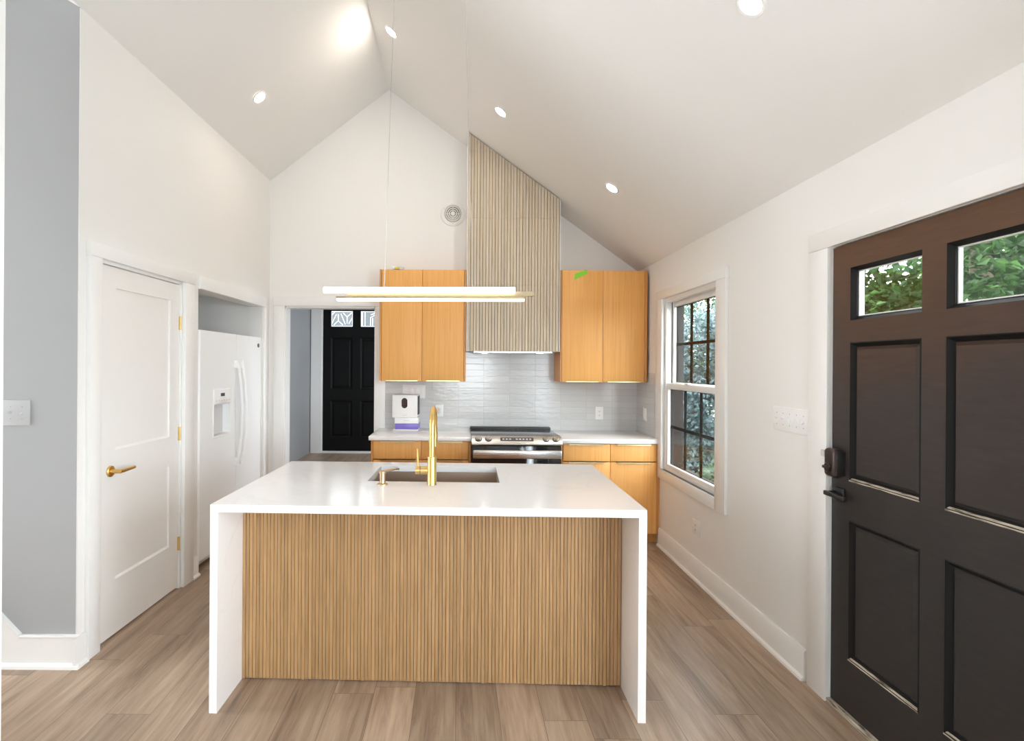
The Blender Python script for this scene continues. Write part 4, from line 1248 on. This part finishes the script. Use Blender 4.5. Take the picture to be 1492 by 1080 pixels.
# green tape on the wall cabinet
p = MB()
a2 = [(1.048, 2.317), (1.060, 2.375), (1.155, 2.4085), (1.180, 2.380)]
p.prism(a2, 'y', YF - .006, YF - .0035)
p.hexa([(1.146, YF - .006, 2.4075), (1.182, YF - .006, 2.4075), (1.182, YF + .06, 2.4075), (1.146, YF + .06, 2.4075), (1.146, YF - .006, 2.4095), (1.182, YF - .006, 2.4095), (1.182, YF + .06, 2.4095), (1.146, YF + .06, 2.4095)])
single('masking_tape', W, (1.1, YF, 2.4075), p, M['tape'], 'bright green strip of tape stuck over the top edge of a cabinet door', 'tape', flat=True)
# scrap on top of the other wall cabinet
t = Thing('plastic_packet', W, (-.545, YF + .03, 2.403), 'small clear plastic packet with yellow piece on top of a cabinet', 'packet')
t.part('wrapper', MB().box(-.605, -.505, YF + .01, YF + .07, 2.403, 2.432, .008), M['clear'])
t.part('insert', MB().lathe([(.022, 0), (.020, .018), (0, .022)], (-.562, YF + .006, 2.406), 'z', 16), M['yellow'], label='yellow piece')

# ================================================================== OUTSIDE
GZ = -.55
struct('wall_backdrop', W, MB().box(-9, 1.9, 10.2, 10.4, GZ, 2.8), M['extwall'], 'grey wall added outside the hall door to dim its panes')  # added backdrop that keeps bright sky out of the hall door panes
struct('floor_porch', W, MB().box(-7, 1.9, 7.76, 10.2, GZ, 0.1), M['extwall'], 'porch slab outside the hall door')
single('ground', W, (0, 0, GZ), MB().box(1.95, 45, -25, 45, GZ - .1, GZ), M['lawn'], 'lawn outside the window wall', None, None, 'structure', True)
def leaves(name, rng, centre, radii, n, size, mat, parent, org, droop=0.0, clumps=40, hollow=.55):
    """a crown of n bent leaf blades gathered in clumps inside an ellipsoid"""
    vs_, fs_ = [], []
    cl = []
    for _ in range(clumps):
        while True:
            d = Vector((rng.uniform(-1, 1), rng.uniform(-1, 1), rng.uniform(-1, 1)))
            if hollow < d.length < 1: break
        cl.append((Vector((d.x * radii[0], d.y * radii[1], d.z * radii[2])), d, rng.uniform(.16, .34)))
    for k in range(n):
        c, d, r = cl[k % clumps]
        p = c + Vector((rng.gauss(0, 1) * radii[0], rng.gauss(0, 1) * radii[1], rng.gauss(0, 1) * radii[2] * .7)) * r * .55
        p = p + Vector(centre) - Vector(org)
        a = Vector((rng.gauss(0, 1) + d.x, rng.gauss(0, 1) + d.y, rng.gauss(0, .6) - droop)).normalized()
        b = a.cross(Vector((rng.gauss(0, 1), rng.gauss(0, 1), rng.gauss(0, 1)))).normalized()
        L_ = size * rng.uniform(.6, 1.3); w = L_ * .30
        nn = a.cross(b) * L_ * .12
        i = len(vs_)
        vs_ += [p, p + a * L_ * .5 + b * w + nn, p + a * L_, p + a * L_ * .5 - b * w + nn]
        fs_ += [(i, i + 1, i + 2), (i, i + 2, i + 3)]
    me = bpy.data.meshes.new(name)
    me.from_pydata([tuple(v) for v in vs_], [], fs_)
    me.materials.append(mat)
    o = bpy.data.objects.new(name, me); COL.objects.link(o); o.parent = parent
    return o
def tree(name, seed, x, y, zc, radii, n, size, mat, label, cat, trunk=.12, **kw):
    rng = random.Random(seed)
    t = Thing(name, W, (x, y, GZ), label, cat)
    leaves('foliage', rng, (x, y, zc), radii, n, size, M[mat], t.e, (x, y, GZ), **kw)
    p = MB().tube([(x, y, GZ), (x + .05, y, GZ + (zc - GZ) * .5), (x, y + .05, zc + radii[2] * .5)], [trunk, trunk * .8, trunk * .3], 10)
    for k in range(6):
        an = k * 1.1 + seed
        p.tube([(x, y, zc - radii[2] * .5 + .15 * k * radii[2]), (x + math.cos(an) * radii[0] * .7, y + math.sin(an) * radii[1] * .7, zc - radii[2] * .3 + .2 * k * radii[2])], [trunk * .4, trunk * .1], 6)
    t.part('trunk', p, M['bark'])
    return t
tree('spruce_tree', 3, 3.75, 8.6, 1.15, (1.0, 1.2, 1.6), 26000, .075, 'spruce', 'blue grey spruce tree close outside the double-hung window', 'tree', droop=.5, clumps=90)
tree('bush', 5, 3.45, 5.75, -.05, (.8, .85, .62), 9000, .08, 'leafgrey', 'low green bush under the spruce outside the window', 'bush', .05, clumps=50)
tree('leafy_tree', 8, 6.0, 14.5, 3.2, (2.6, 2.4, 2.7), 12000, .15, 'leafbright', 'tall green tree behind the spruce outside the window', 'tree', .2, clumps=90)
tree('magnolia_tree', 11, 4.9, 5.0, 2.75, (1.7, 2.1, 1.6), 34000, .095, 'leafdark', 'dark glossy-leaved tree seen through the entry door panes', 'tree', .16, clumps=80)
tree('shade_tree', 14, 11.2, 7.6, 3.4, (3.0, 3.4, 3.2), 22000, .18, 'leafbright', 'bright green tree behind the dark one outside the entry door', 'tree', .25, clumps=90)
